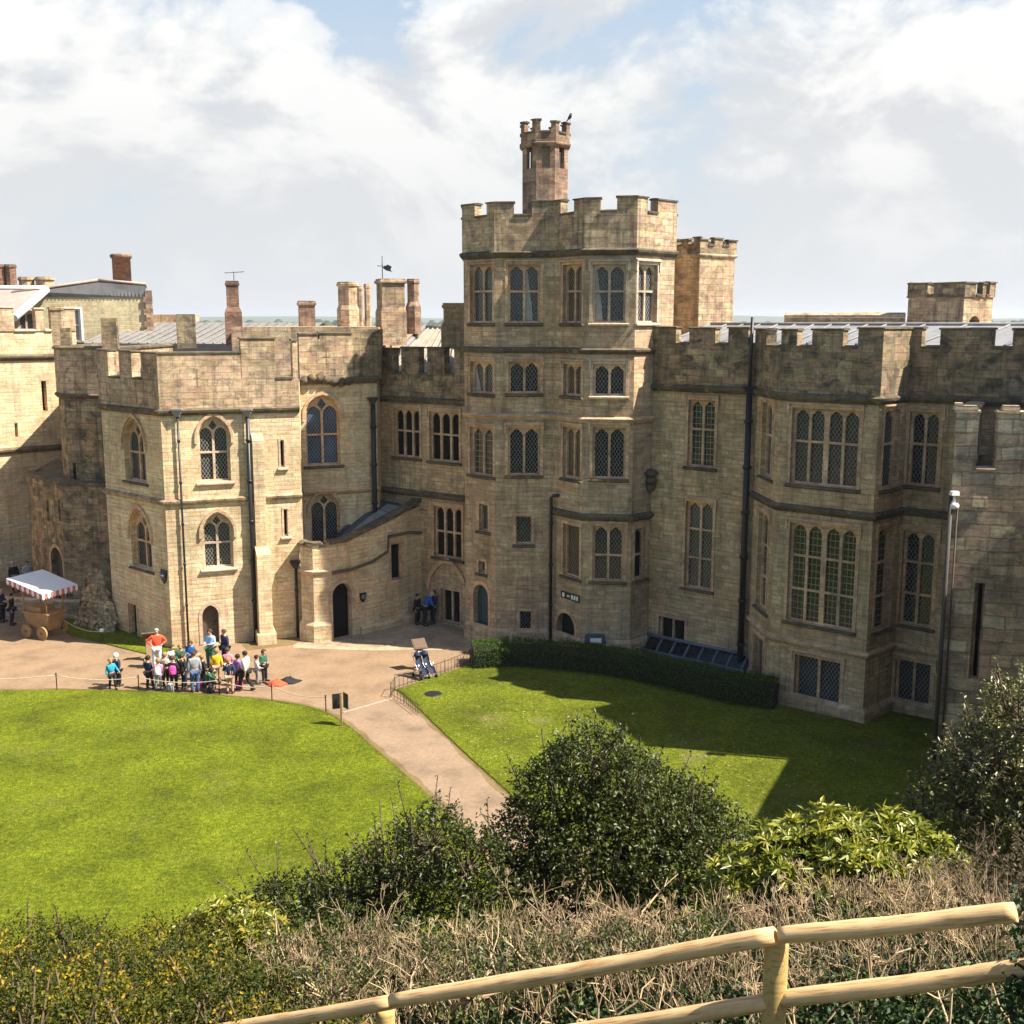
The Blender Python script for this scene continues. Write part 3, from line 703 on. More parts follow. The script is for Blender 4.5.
for x, z, w, h, d in ((m1-.28, ZT+.002, .5, .14, .03), (m1-.62, ZT+.002, .30, .22, .04), (m2+.35, ZT+.002, .55, .16, .03), (m2+1.1, ZT+.002, .6, .10, .04), (.9, ZN-1.2, .5, .34, .04), (2.3, ZN-2.0, .6, .36, .035), (3.4, ZN-1.3, .55, .3, .045), (1.6, ZN-3.4, .55, .34, .03)):
    mb = MB(); mb.hexa([nf.pt(x-w/2, z, -.25), nf.pt(x+w/2, z, -.25), nf.pt(x+w/2, z, d), nf.pt(x-w/2, z, d), nf.pt(x-w/2+.03, z+h, -.25), nf.pt(x+w/2-.04, z+h, -.25), nf.pt(x+w/2-.04, z+h, d-.01), nf.pt(x-w/2+.03, z+h, d-.01)])
    mb.build('loose_block', MAT['rubble_stone'], nt)
parapet(nt, NP, ZN-.01, ZN+.02, ZT, [(.5, 2.2), (3.2, a1+m1), (a1+m2, a1+nf.L+3.4)], mat='rubble_stone', th=.5, out=0, cop='rubble_stone', closed=True)
rf = MB(); rf.tess([NP], lambda x, y: (x, y, ZN-.4)); rf.build('roof', MAT['lead_grey'], nt)
mb = MB(); prism(mb, [(18.5, 38.7), (20.0, 35.1), (22.6, 37), (21, 40.4)], ZN-.3, 20.2); mb.build('stair_turret', MAT['rubble_stone'], nt)  # unseen turret, added only to throw its shadow across the right lawn
mb = MB(); mb.tube([nf.pt(-.02, wz(nf, 947, 493), .12), nf.pt(-.02, 0, .12)], .075, 8); mb.tube([nf.pt(.2, wz(nf, 947, 500), .1), nf.pt(.2, 0, .1)], .03, 6)
dp = mb.build('downpipe', MAT['pipe_stone'], nt)
mb = MB(); c = nf.pt(.06, wz(nf, 948, 492), .25); mb.box(c, (.26, .2, .13), .1, 0, .9); mb.tube([c+Vector((0, 0, -.08)), c+Vector((0, 0, -.3))], .04, 6); mb.lathe(c+Vector((.03, 0, -.42)), [(.05, -.1), (.13, -.08), (.14, .05), (.08, .1)], 10)
mb.build('floodlight', MAT['paint_white'], nt)
cwl = MB(); cp = [(18.95, 35.15), (16.05, 28.9), (14.6, 25.0)]
cwl.sweep(cp[::1], [(0, -.5), (0, 12.2), (-1.2, 12.2), (-1.2, -.5)])
cwl.build('mound_wall', MAT['rubble_stone'], None, 'stone curtain wall descending the mound beyond the right edge', 'wall', loc=(17, 30, 0))
# ------------------------------------------------------------------ western half of the court
west = empty('west_block', (-14, 56, 0), 'sunlit two storey stone block with pointed traceried windows on the left of the court', 'castle block')
LP = [(x*.973, y*.973) for x, y in ((-21, 63), (-20.3, 55.9), (-16.2, 52.1), (-10.25, 54.47), (-10.5, 56.2), (-8.0, 57.15), (-6.9, 57.8), (-6.9, 65), (-21, 66))]
lw_ = walls_of(LP); fL, fF, fRet, f5, f5b = lw_[1:6]
ZM = wz(fF, 215, 500); ZP = 11.0
def arched(par, W, R4, rise=1.35, **k):
    r = clampr(W, R4); w = (r[1]-r[0])/2
    return window(par, W, r, 2, (.45,), 'point', arch=w*rise, recess=.26, **k)
# front
arched(west, fF, fF.rect(198.5, 230, 417, 481.5), glass='leaded_grey', frame='dressed_lit')
arched(west, fF, fF.rect(203, 233, 513, 568), glass='leaded_grey', frame='dressed_lit')
r = fF.rect(202.5, 219, 605, 640); doorway(west, fF, (r[0], r[1], .1, r[3]), .5, 'door_oak', margin='dressed_lit')
for u0, u1, v0, v1 in ((280.5, 284.5, 440, 467), (284, 287.5, 509, 536)):
    r = fF.rect(u0, u1, v0, v1); window(west, fF, (r[0], r[0]+.17, r[2], r[3]), 1, (), 'flat', fw=.015, glass='dark_room', hood=False, frame='dressed_lit', surround=.09)
# shaded left face
arched(west, fL, fL.rect(124, 145, 418, 481), glass='leaded_dark')
arched(west, fL, fL.rect(131, 151, 510, 568), glass='leaded_dark')
r = fL.rect(129, 137, 604, 632); doorway(west, fL, (r[0], r[1], 0, r[3]), .0, 'dark_room', open_dark=True)
# set-back face beside the stair
r = f5.rect(306, 341, 396, 465); window(west, f5, (.22, 1.9, r[2], r[3]), 2, (.44,), 'point', arch=.95, recess=.22, glass='leaded_blue')
r = f5.rect(311, 338.5, 493, 545); window(west, f5, (.32, 1.78, r[2]-.3, r[3]), 2, (), 'point', arch=.9, recess=.22, glass='leaded_dark')
mb = MB()
for k in (0, 1, 2): lw_[k].build(mb, -.4, ZP)
for k in (3, 4, 5): lw_[k].build(mb, -.4, 12.2)
for k in (6, 7): lw_[k].build(mb, -.4, 12.2)
mb.build('wall', MAT['ashlar_warm'], west)
string_course(west, LP[:4], ZM, mat='parapet_warm'); string_course(west, LP[4:7], ZM-.15, mat='dressed_stone')
string_course(west, LP[:4], ZP, mat='coping_stone', sc=1.2)
string_course(west, LP[4:7], 12.2, sc=1.3)
lmp = MB()
for k in range(7):
    c = f5.pt(.2+k*.36, 12.2+.12*math.sin(k), .1); lmp.lathe(c, [(.03, -.22), (.2, -.12), (.24+.05*math.sin(k*2.1), .04), (.12, .2), (.02, .24)], 7)
lmp.build('carved_boss', MAT['coping_stone'], west)
lm = lw_[:3]
zr = wz(fF, 256, 338)
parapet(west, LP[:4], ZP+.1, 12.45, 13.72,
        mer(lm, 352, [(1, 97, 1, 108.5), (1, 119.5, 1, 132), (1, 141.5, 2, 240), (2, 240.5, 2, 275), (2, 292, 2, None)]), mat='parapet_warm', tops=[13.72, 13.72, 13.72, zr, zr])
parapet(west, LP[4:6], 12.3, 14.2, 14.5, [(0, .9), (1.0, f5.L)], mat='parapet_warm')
mb = MB(); pc = [f5b.pt(-.05, 0), f5b.pt(f5b.L+.25, 0)]
prism(mb, [tuple(pc[0][:2]), tuple(pc[1][:2]), (pc[1].x, pc[1].y+1.2), (pc[0].x-.1, pc[0].y+1.2)], 12.2, 14.65); mb.build('corner_pier', MAT['parapet_stone'], west)
rf = MB(); rf.tess([LP[:9]], lambda x, y: (x, y, 12.1)); rf.build('roof', MAT['lead_grey'], west)
for W_, u_, v_ in ((fF, 197, 378), (f5, 326, 357)):   # darker proud strips paint the shade of cross-shaped loops in the parapet
    q_ = W_.px(u_, v_); mb = MB()
    for w_, h_ in ((.028, .36), (.15, .028)):
        mb.hexa([W_.pt(q_[0]+x, q_[1]+z, o) for z in (-h_, h_) for x, o in ((-w_, .05), (w_, .05), (w_, .066), (-w_, .066))])
    mb.build('cross_loop_shade', MAT['parapet_stone'], west)
# buttress with weathered offsets, and the downpipes
s0 = fF.px(256, 600)[0]; s1 = fF.px(269.5, 600)[0]; zo = wz(fF, 262, 552); zo2 = wz(fF, 256, 440)
mb = MB()
def butt(a, b, z0, z1, d, sl):
    mb.hexa([fF.pt(a, z0, -.02), fF.pt(b, z0, -.02), fF.pt(b, z0, d), fF.pt(a, z0, d), fF.pt(a, z1+sl, -.02), fF.pt(b, z1+sl, -.02), fF.pt(b, z1, d), fF.pt(a, z1, d)])
butt(s0, s1, -.3, zo, .75, .55); butt(s0+.06, s1-.05, zo+.02, zo2, .3, .35); butt(s0-.12, s1+.12, -.3, .5, .9, .2)
mb.build('buttress', MAT['ashlar_warm'], west)
a = fF.px(177, 414); downpipe(west, [fF.pt(a[0], a[1], .14), fF.pt(a[0], 0, .14)], .05, True, 'iron_black', 'lead_white')
a = fF.px(246.5, 414); downpipe(west, [fF.pt(a[0], a[1], .2), fF.pt(a[0], 0, .2)], .09, True, 'iron_black', 'lead_white')
a = fF.px(295, 565); downpipe(west, [fF.pt(a[0], a[1], .18), fF.pt(a[0], 0, .18)], .07, True, 'iron_black', 'iron_black')
a = f5b.px(373, 402); downpipe(west, [f5b.pt(f5b.L-.3, a[1], .2), f5b.pt(f5b.L-.3, 2, .2)], .12, True)
def shield(par, W, u, v, sz=.42):
    a = W.px(u, v); mb = MB(); o = [(-.5, .6), (.5, .6), (.52, .1), (.36, -.4), (0, -.75), (-.36, -.4), (-.52, .1)]
    f = [W.pt(a[0]+x*sz, a[1]+z*sz, .06) for x, z in o]; b = [W.pt(a[0]+x*sz, a[1]+z*sz, 0) for x, z in o]
    mb.poly(f)
    for k in range(7): mb.poly([f[k], f[(k+1) % 7], b[(k+1) % 7], b[k]])
    s = mb.build('shield_plaque', MAT['iron_black'], par)
    m2 = MB(); m2.lathe(W.pt(a[0], a[1]+.02, .07), [(.03, -.12), (.13*sz/.42, -.06), (.14*sz/.42, .05), (.03, .13)], 8); m2.build('emblem', MAT['lead_grey'], s)
shield(west, fL, 164.5, 576, .5)
# tall chimney stacks and stumps on its roof
block_chimney(west, atY(111, 349, 58), .75, .75, 1.55, .2, 'parapet_stone', cap=False)
block_chimney(west, atY(187, 348, 60), .95, .95, 1.75, .3, 'parapet_stone', cap=False)
block_chimney(west, atY(67, 349, 60), .5, .5, 1.1, .2, 'parapet_stone', cap=False)
ch = block_chimney(west, atY(234.5, 345, 62), .9, .9, atY(234, 281, 62).z-atY(234, 345, 62).z, .25, 'brick_red', (.52, .72))
ae = MB(); p = atY(234, 281, 62); ae.tube([p, p+Vector((0, 0, .5))], .02, 4); ae.tube([p+Vector((-.5, 0, .42)), p+Vector((.55, .1, .5))], .015, 4)
for k in range(5): ae.tube([p+Vector((-.4+k*.2, -.15, .44)), p+Vector((-.4+k*.2, .15, .44))], .01, 4)
ae.build('aerial', MAT['iron_black'], ch)

# ---- porch and covered stair
porch = empty('stair_porch', (-8, 54, 0), 'small polygonal stone porch and covered stair rising to the right of the sunlit block', 'porch')
PP = [(-10.05, 52.9), (-10.0, 52.25), (-9.35, 51.9), (-8.6, 52.12), (-4.6, 56.1)]
pw = walls_of(PP); p7 = pw[3]
zpt = wz(pw[1], 318, 543); zps = wz(pw[1], 318, 573)
r = p7.rect(334, 350.5, 583, 634); doorway(porch, p7, (.1, 1.22, 0, r[3]), .5, 'dark_room', open_dark=True, margin='dressed_lit')
r = p7.rect(391, 402.5, 543, 580); window(porch, p7, r, 1, (), 'flat', glass='dark_room', hood=False, fw=.05, frame='dressed_stone', sill=False)
mb = MB()
for w in pw[:3]: w.build(mb, -.3, zpt-.1)
sa = p7.px(345, 541); sb_ = p7.px(396, 516); se = p7.px(419, 506)
zmid = sa[1]-.2
p7.build(mb, -.3, zmid)
prof = [(0, zmid+.003), (p7.L, zmid+.003), (p7.L, se[1]), (sb_[0], sb_[1]), (sa[0], sa[1]), (0, zpt-.1)]
mb.tess([prof], lambda x, z: p7.pt(x, z)); 
mb.build('wall', MAT['ashlar_warm'], porch)
cpm = MB()
for (x0, z0), (x1, z1) in zip([(0, zpt-.1), sa, sb_], [sa, sb_, (p7.L, se[1]+.3)]):
    cpm.hexa([p7.pt(x0, z0-.05, -.45), p7.pt(x1, z1-.05, -.45), p7.pt(x1, z1-.05, .1), p7.pt(x0, z0-.05, .1), p7.pt(x0, z0+.12, -.45), p7.pt(x1, z1+.12, -.45), p7.pt(x1, z1+.10, .1), p7.pt(x0, z0+.10, .1)])
cpm.build('coping', MAT['coping_stone'], porch)
string_course(porch, PP[:4], zps, sc=.7, mat='dressed_lit'); 
st = MB(); zz = [p7.px(332, 573), p7.px(350, 570), p7.px(372, 562), p7.px(387, 552), p7.px(387.5, 537), p7.px(408, 533), p7.px(425, 533)]
for a, b in zip(zz[:-1], zz[1:]):
    st.hexa([p7.pt(max(a[0], 0), a[1]-.08, -.02), p7.pt(b[0]+.02, b[1]-.08, -.02), p7.pt(b[0]+.02, b[1]-.02, .11), p7.pt(max(a[0], 0), a[1]-.02, .11), p7.pt(max(a[0], 0), a[1]+.1, -.02), p7.pt(b[0]+.02, b[1]+.1, -.02), p7.pt(b[0]+.02, b[1]+.05, .11), p7.pt(max(a[0], 0), a[1]+.05, .11)])
st.build('drip_mould', MAT['coping_stone'], porch)
pl = MB(); pl.sweep(PP[:4], [(-.05, -.3), (.13, -.3), (.13, .8), (0, 1.0), (-.05, 1.0)]); pl.sweep([tuple(p7.pt(1.7, 0)[:2]), PP[4]], [(-.05, -.3), (.16, -.3), (.16, .28), (0, .42), (-.05, .42)]); pl.build('plinth', MAT['ashlar_warm'], porch)
parapet(porch, PP[:4], zpt-.25, zpt-.12, zpt+.06, [(1.0, 1.75), (2.0, 3.0)], mat='parapet_warm', th=.3, out=.03)
rf = MB()   # lead and glass roof over the stair
q0 = p7.pt(.3, sa[1]-.35, -.5); q1 = p7.pt(p7.L-.2, se[1]-.05, -.5)
b0 = Vector((-8.6, 55.0, q0.z+.2)); b1 = Vector((-6.8, 57.2, q1.z+.2))
rf.poly([q0, q1, b1, b0]); rf.poly([q1, Vector((-3.5, 55.4, q1.z-.3)), b1])
roof = rf.build('roof', MAT['slate'], porch)
sk = MB(); e = lambda f, g_, h=.03: (q0.lerp(q1, f)).lerp(b0.lerp(b1, f), g_)+Vector((0, 0, h))
sk.poly([e(.25, .12, .1), e(.92, .08, .1), e(.92, .6, .1), e(.3, .62, .1)]); sk.build('roof_glass', MAT['lead_white'], roof)
sr = MB()
for f, g_ in (((.25, .12), (.92, .08)), ((.92, .08), (.92, .6)), ((.92, .6), (.3, .62)), ((.3, .62), (.25, .12))): sr.tube([e(*f, .12), e(*g_, .12)], .05, 5)
for k in range(1, 4): sr.tube([e(.25+.67*k/4, .11, .12), e(.3+.62*k/4, .61, .12)], .025, 4)
sr.tube([b0+Vector((0, 0, .05)), b1+Vector((0, 0, .1))], .1, 6)
sr.build('roof_rolls', MAT['slate'], roof)
shield(porch, p7, 362.5, 597, .36)

# ---- shaded back range between stair and tower
back = empty('back_range', (-4.5, 57, 0), 'shaded stone range with mullioned windows between the covered stair and the tall tower', 'castle range')
QP = [(-6.75, 57.7), (-1.9, 54.05)]
bw_ = Wall(*QP)
window(back, bw_, bw_.rect(394, 419.5, 409, 457), 3, (.54,), 'point', glass='dark_room', fw=.07, mw=.12)
window(back, bw_, bw_.rect(429.5, 459, 412, 461.5), 3, (.54,), 'point', glass='dark_room', fw=.07, mw=.14)
window(back, bw_, bw_.rect(434, 461.5, 507, 558), 3, (.5,), 'point', glass='dark_room', fw=.07, mw=.13)
r = bw_.rect(441, 460, 590, 622); window(back, bw_, (r[0], r[1], .1, r[3]), 2, (), 'flat', glass='dark_room', hood=False, sill=False, surround=.1)
mb = MB(); ZBK = wz(bw_, 420, 400)
bw_.build(mb, -.3, ZBK)
for p_, q_ in ((QP[1], (-1.9, 64)), ((-1.9, 64), (-6.75, 66)), ((-6.75, 66), QP[0])): Wall(p_, q_).build(mb, -.3, ZBK+.3)
mb.tess([[QP[0], QP[1], (-1.9, 64), (-6.75, 66)]], lambda x, y: (x, y, ZBK+.3))
mb.build('wall', MAT['ashlar_grey'], back)
string_course(back, QP, ZBK, sc=1.2); ZB3 = wz(bw_, 424, 494); string_course(back, QP, ZB3, sc=1.2)
ar = MB(); c0 = (bw_.px(431, 600)[0], bw_.px(465, 600)[0]); i_ = arch_pts(c0[0], c0[1], 1.7, 1.5, 8); o_ = arch_pts(c0[0]-.2, c0[1]+.2, 1.7, 1.75, 8)
for k in range(len(i_)-1): ar.hexa([bw_.pt(x, z, -.02) for x, z in (i_[k], i_[k+1], o_[k+1], o_[k])]+[bw_.pt(x, z, .12) for x, z in (i_[k], i_[k+1], o_[k+1], o_[k])])
ar.build('relieving_arch', MAT['dressed_stone'], back)
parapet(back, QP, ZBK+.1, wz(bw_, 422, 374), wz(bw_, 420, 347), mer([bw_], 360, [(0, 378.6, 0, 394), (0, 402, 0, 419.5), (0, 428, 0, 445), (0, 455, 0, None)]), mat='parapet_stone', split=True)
# lead roof with a pale verge behind that parapet
rf = MB(); a0, a1 = atY(376, 378, 59.2), atY(470, 378, 56.5); c0, c1 = atY(424, 328.5, 68), atY(466, 329, 67)
rf.poly([a0, a1, c1, c0]); rf.poly([c0, c1, c1+Vector((2, 6, -2)), c0+Vector((2, 6, -2))]); rf.poly([a0, c0, c0+Vector((0, 0, -3)), a0+Vector((0, 0, -3))])
for k in range(9): rf.tube([a0.lerp(a1, k/9)+Vector((0, 0, .03)), c0.lerp(c1, k/9)+Vector((0, 0, .03))], .06, 5)
rfo = rf.build('roof', MAT['roof_tan'], back)
vg = MB(); vg.tube([a0+Vector((0, 0, .1)), c0+Vector((0, 0, .1))], .16, 6); vg.tube([c0+Vector((0, 0, .1)), c1+Vector((0, 0, .1))], .08, 6); vg.build('verge', MAT['lead_white'], rfo)
p = atY(454, 348, 57.5); block_chimney(back, p, 1.25, 1.1, atY(454, 303, 57.5).z-p.z, .1, 'ashlar_grey', (.5, .8))

# ---- octagonal turret, lean-to and curtain wall at the far left
tq = empty('corner_turret', (-22, 60, 0), 'polygonal stone corner turret with a sunlit head in the left corner of the court', 'turret')
TQ = [(-24.05, 68), (-24.05, 60.1), (-23.2, 58.7), (-21.2, 58.3), (-19.9, 59.4), (-19.9, 68)]
tqw = walls_of(TQ); zq = atY(80, 396, 58.5).z; zqt = atY(80, 347, 58.5).z
r = tqw[2].rect(73, 76.2, 463, 481); tqw[2].holes.append((r[0], r[1], r[2], r[3], 0))
mb = MB()
for w in tqw: w.build(mb, -.3, zq)
mb.build('wall', MAT['parapet_stone'], tq)  # darker stone than the head: shade on the lower turret put into colour
mb = MB(); mb.sweep(TQ, [(.08, zq+.1), (.08, zqt-.1), (-.4, zqt-.1), (-.4, zq+.1)]); mb.build('parapet', MAT['parapet_warm'], tq)
mb = MB(); mb.sweep(TQ, [(.16, zqt-.12), (.16, zqt-.03), (.0, zqt+.05), (-.3, zqt+.05), (-.48, zqt-.12)]); mb.build('coping', MAT['coping_stone'], tq)
string_course(tq, TQ, zq, sc=1.1)
rf = MB(); rf.tess([TQ], lambda x, y: (x, y, zq+.6)); rf.build('roof', MAT['lead_grey'], tq)
block_chimney(tq, atY(59, 349, 63), .55, .55, atY(59, 306, 63).z-atY(59, 349, 63).z, .2, 'ashlar_grey')

lean = empty('lean_to', (-23.5, 59, 0), 'low shaded stone lean-to with a small pointed doorway at the foot of the corner turret', 'outbuilding')
CP = [(-26.7, 66), (-26.7, 61.6), (-23.35, 57.75), (-20.2, 57.0), (-20.2, 59)]
cw = walls_of(CP); zc0 = 6.7
r = cw[1].rect(51.5, 63, 550, 576); doorway(lean, cw[1], (r[0], r[1], 0, r[3]+.1), .6, 'door_oak')
for u in (48, 59.5):
    r = cw[1].rect(u-1.2, u+1.2, 500, 521); cw[1].holes.append((r[0], r[1], r[2], r[3], 0))
r = cw[2].rect(84, 86, 530, 545)
mb = MB()
for w in cw: w.build(mb, -.3, zc0)
mb.build('wall', MAT['parapet_stone'], lean)  # dark stone chosen to carry the deep shade of this corner
mb = MB(); mb.sweep(CP, [(.1, zc0), (.1, zc0+.16), (-.4, zc0+.2), (-.4, zc0)]); mb.build('coping', MAT['coping_stone'], lean)
rf = MB(); rf.poly([(-26.7, 61.6, zc0+.05), (-23.4, 57.9, zc0+.05), (-23.4, 60.5, zc0+.3), (-26.7, 66, zc0+.4)]); rf.poly([(-23.4, 57.9, zc0+.05), (-20.2, 57.1, zc0+.05), (-20.2, 60, zc0+.3), (-23.4, 60.5, zc0+.3)]); rf.build('roof', MAT['coping_stone'], lean)  # roof colour darkened to stand in for shade

cur = empty('curtain_wall', (-31, 63, 0), 'high sunlit stone curtain wall crossed by a diagonal shadow at the left edge', 'wall')
KP = [(-40, 55.6), (-26.0, 68.2)]
kw = Wall(*KP); zk = wz(kw, 5, 331); zk1 = wz(kw, 10, 357.5); zk2 = wz(kw, 20, 450)
r = kw.rect(42, 47, 381, 411); kw.holes.append((r[0], r[1], r[2], r[3], 0))
r2 = kw.rect(14.8, 18, 423, 437); kw.holes.append((r2[0], r2[1], r2[2], r2[3], 0))
mb = MB(); kw.build(mb, -.3, zk, depth=.6)
mb.sweep(KP, [(-.7, zk), (-.7, zk-3), (-1.6, zk-3), (-1.6, zk)])
mb.build('wall', MAT['ashlar_warm'], cur)
mb = MB(); mb.poly([kw.pt(r[0], r[2], -.5), kw.pt(r[1], r[2], -.5), kw.pt(r[1], r[3], -.5), kw.pt(r[0], r[3], -.5)]); mb.build('window', MAT['dark_room'], cur)
string_course(cur, KP, zk1, sc=1.3, mat='coping_stone'); string_course(cur, KP, zk2, sc=1.3, mat='coping_stone')
s_ = kw.px(9, 330)[0]; s2 = kw.px(36, 330)[0]; s3 = kw.px(52, 330)[0]
parapet(cur, KP, zk-.02, zk+.03, wz(kw, 5, 307), [(s_-9, s_+.3), (s2, s2+.5), (s3, s3+1.5)], mat='parapet_warm', th=.5, cop='dressed_lit')

# rough broken masonry at the foot of the sunlit block
rub = MB(); rows = []; e0_, e1_ = Vector((-21.6, 55.8, 0)), Vector((-19.3, 53.9, 0)); nn_ = Vector((-.6, -.8, 0))
for j in range(15):
    f = j/14; row = []
    for k in range(19):
        g_ = k/18; top = 3.1*max(0, math.sin(math.pi*min(1, g_*.92+.1)))**.8*(1-.35*g_)+.3
        h = top*(1-f)**1.15; q = e0_.lerp(e1_, g_)+nn_*(f*.75+.05)
        st = round(h/.42)*.42*.6+h*.4
        row.append((q.x+.16*rnd.uniform(-1, 1), q.y+.16*rnd.uniform(-1, 1), max(-.1, st+.13*rnd.uniform(-1, 1)) if j < 14 else -.15))
    rows.append(row)
rub.grid(rows, smooth=False)
rub.build('broken_masonry', MAT['rubble_fine'], None, 'ragged heap of broken masonry against the shaded foot of the sunlit block', 'ruin', loc=(-20.6, 55.3, 0))
tr = MB(); tr.sweep([(-36, 58.5), (-27.2, 57.0), (-23.3, 56.2), (-21.4, 56.0)], [(0, -.3), (0, .9), (-.4, .95), (-.4, -.3)])
tr.build('terrace_wall', MAT['rubble_stone'], None, 'low dark retaining wall of the terrace behind the wooden cart', 'wall', loc=(-27, 57, 0))

# ---- roofscape behind
gab = empty('gabled_house', (-28, 78, 0), 'pale brick gabled house with a white weathered roof edge and tall round chimney', 'house')
ga, gb_ = atY(36, 350, 74), atY(148, 350, 76)
gw = Wall(ga, gb_); zg = wz(gw, 100, 297); zpk = wz(gw, 100, 280.5)
r = gw.rect(67, 81, 309, 341); window(gab, gw, r, 1, (.5,), 'flat', glass='curtain_white', frame='paint_white', hood=False, fw=.14)
mb = MB(); gw.build(mb, 6, zg); Wall(gb_, (gb_.x-2.5, gb_.y+9)).build(mb, 6, zg); Wall((gb_.x-2.5, gb_.y+9), (ga.x-2, ga.y+9)).build(mb, 6, zg); mb.build('wall', MAT['yellow_brick'], gab)
mb = MB()
for k in range(12): mb.hexa([gw.pt(gw.L-(.0 if k % 2 else .12), zg-4+k*.36+h, o) for h in (0, .35) for o, dx in ((0.03, 0),) for _ in (0,)]*1) if False else mb.box(gw.pt(gw.L+.22-(.06 if k % 2 else 0), zg+.25-k*.4, -.1), (.42+(.16 if k % 2 else 0), .6, .385), gw.ang)
mb.build('quoins', MAT['red_sandstone'], gab)
rf = MB(); pk = gw.pt(gw.px(99, 290)[0], zpk, .15); e0 = gw.pt(gw.px(45, 290)[0]-2, wz(gw, 47, 290.5)-.2, .15); e1 = gw.pt(gw.L+.1, wz(gw, 148, 284.5), .15); B = Vector((-2.8, 9, 0))
rf.poly([e0, pk, pk+B, e0+B]); rf.poly([pk, e1, e1+B, pk+B])
for a, b in ((e0, pk), (pk, e1)): rf.tube([a+Vector((0, 0, .03)), b+Vector((0, 0, .03))], .09, 5)
rfo = rf.build('roof', MAT['roof_pink'], gab)
fb = MB(); fb.poly([gw.pt(gw.px(47, 297)[0], zg, .06), gw.pt(gw.L, zg, .06), e1+Vector((0, -.04, -.12)), pk+Vector((0, -.04, -.12)), e0.lerp(pk, .25)+Vector((0, -.04, -.1))])
for k in range(26):
    x = gw.L*(.12+.86*k/26); fb.tube([gw.pt(x, zg, .09), gw.pt(x, zg+.75, .09)], .03, 4)
fb.build('roof_flashing', MAT['lead_white'], gab)
p = atY(122.5, 284, 78); mb = MB(); h = atY(122.5, 254, 78).z-p.z; mb.lathe(p+Vector((0, 0, -.3)), [(.60, 0), (.60, h), (.66, h), (.72, h+.1), (.72, h+.22), (.62, h+.3), (.45, h+.3), (.4, h+.1)], 16); mb.build('chimney', MAT['brick_red'], gab)

low = empty('lower_house', (-35, 70, 0), 'pink roofed house with a white roof verge rising behind the curtain wall', 'house')
a0, a1 = atY(-60, 322, 69), atY(14, 318, 70); c0, c1 = atY(-60, 289, 74), atY(46, 289.5, 74)
rf = MB(); rf.poly([a0, a1, c1, c0]); rf.poly([c0, c1, c1+Vector((0, 5, -1)), c0+Vector((0, 5, -1))]); ro = rf.build('roof', MAT['roof_pink'], low)
vg = MB(); vg.tube([a1, c1], .26, 6); vg.tube([c0+Vector((0, 0, .1)), c1+Vector((0, 0, .1))], .14, 6); vg.build('verge', MAT['paint_white'], ro)
mb = MB(); hw_ = Wall(atY(-60, 330, 70), atY(54, 330, 72)); r = hw_.rect(18, 34, 313, 330); window(low, hw_, r, 2, (), 'flat', glass='leaded_grey', frame='dressed_lit', hood=True)
hw_.build(mb, 10, atY(20, 309, 71).z); mb.build('wall', MAT['yellow_brick'], low)
for u in (2, 12): block_chimney(low, atY(u, 289, 84), .75, .75, 1.75, .2, 'brick_red', n=8)
block_chimney(low, atY(6, 292, 83.8), 1.7, .9, .45, .1, 'dressed_lit', cap=False)
for u, w in ((27, 1.1), (45, 1.3)): block_chimney(low, atY(u, 287, 85), w, w, .72, .1, 'ashlar_grey', n=10)

mid = empty('middle_range', (-14, 72, 0), 'range with grey ribbed lead roof and a cluster of tall chimneys and weather vane', 'castle range')
mb = MB(); a0, a1 = Vector((-25.5, 68, 13.75)), Vector((-12.6, 65, 13.75)); c0, c1 = Vector((-27.5, 82, 14.95)), Vector((-13.5, 82, 14.95))
mb.poly([a0, a1, c1, c0]); mb.poly([c0, c1, c1+Vector((0, 8, -2)), c0+Vector((0, 8, -2))])
for k in range(22): mb.tube([a0.lerp(a1, k/22)+Vector((0, 0, .02)), c0.lerp(c1, k/22)+Vector((0, 0, .02))], .06, 5)
mb.poly([a0+Vector((0, 0, -6)), a1+Vector((0, 0, -6)), a1, a0]); mb.build('roof', MAT['roof_grey'], mid)
mb = MB(); p0, p1 = atY(152, 340, 83), atY(182, 340, 83); z = atY(165, 314.5, 83).z; prism(mb, [tuple(p0[:2]), (p0.x+2.4, p0.y), (p0.x+2.4, p0.y+4), (p0.x, p0.y+4)], 6, z)
mb.build('gable_wall', MAT['parapet_warm'], mid); mb = MB()
p0, p1 = atY(232, 348, 60.5), atY(379, 348, 61.5)
prism(mb, [tuple(p0[:2]), tuple(p1[:2]), (p1.x+.5, p1.y+18), (p0.x, p0.y+18)], 6, atY(260, 327, 60.5).z); mb.build('wall', MAT['parapet_warm'], mid)
def ch(u0, u1, vt, vb, Y, mat, **k):
    p = atY((u0+u1)/2, vb, Y); w = (atY(u1, vb, Y)-atY(u0, vb, Y)).x
    return block_chimney(mid, p, w*.88, w*.88, atY((u0+u1)/2, vt, Y).z-p.z, k.pop('rz', .25), mat, **k)
ch(298.5, 316, 301, 330, 68, 'red_sandstone'); ch(336, 361, 282, 332, 66, 'parapet_warm', n=8, neck=(.45, .86))
ch(405, 422.5, 279, 334, 66, 'red_sandstone', neck=(.5, .76), n=8)
bell = ch(377, 406, 279, 345, 63, 'parapet_warm', neck=(.5, .9), rz=.35)
ch(357, 364, 286, 330, 69, 'parapet_warm', n=6); ch(364.5, 372, 284, 330, 69.5, 'parapet_warm', n=6)
v = MB(); p = atY(382.5, 280, 63); zt = atY(382.5, 256, 63).z; v.tube([p, (p.x, p.y, zt)], .025, 5); v.tube([p+Vector((-.28, 0, .75)), p+Vector((.28, 0, .75))], .018, 4)
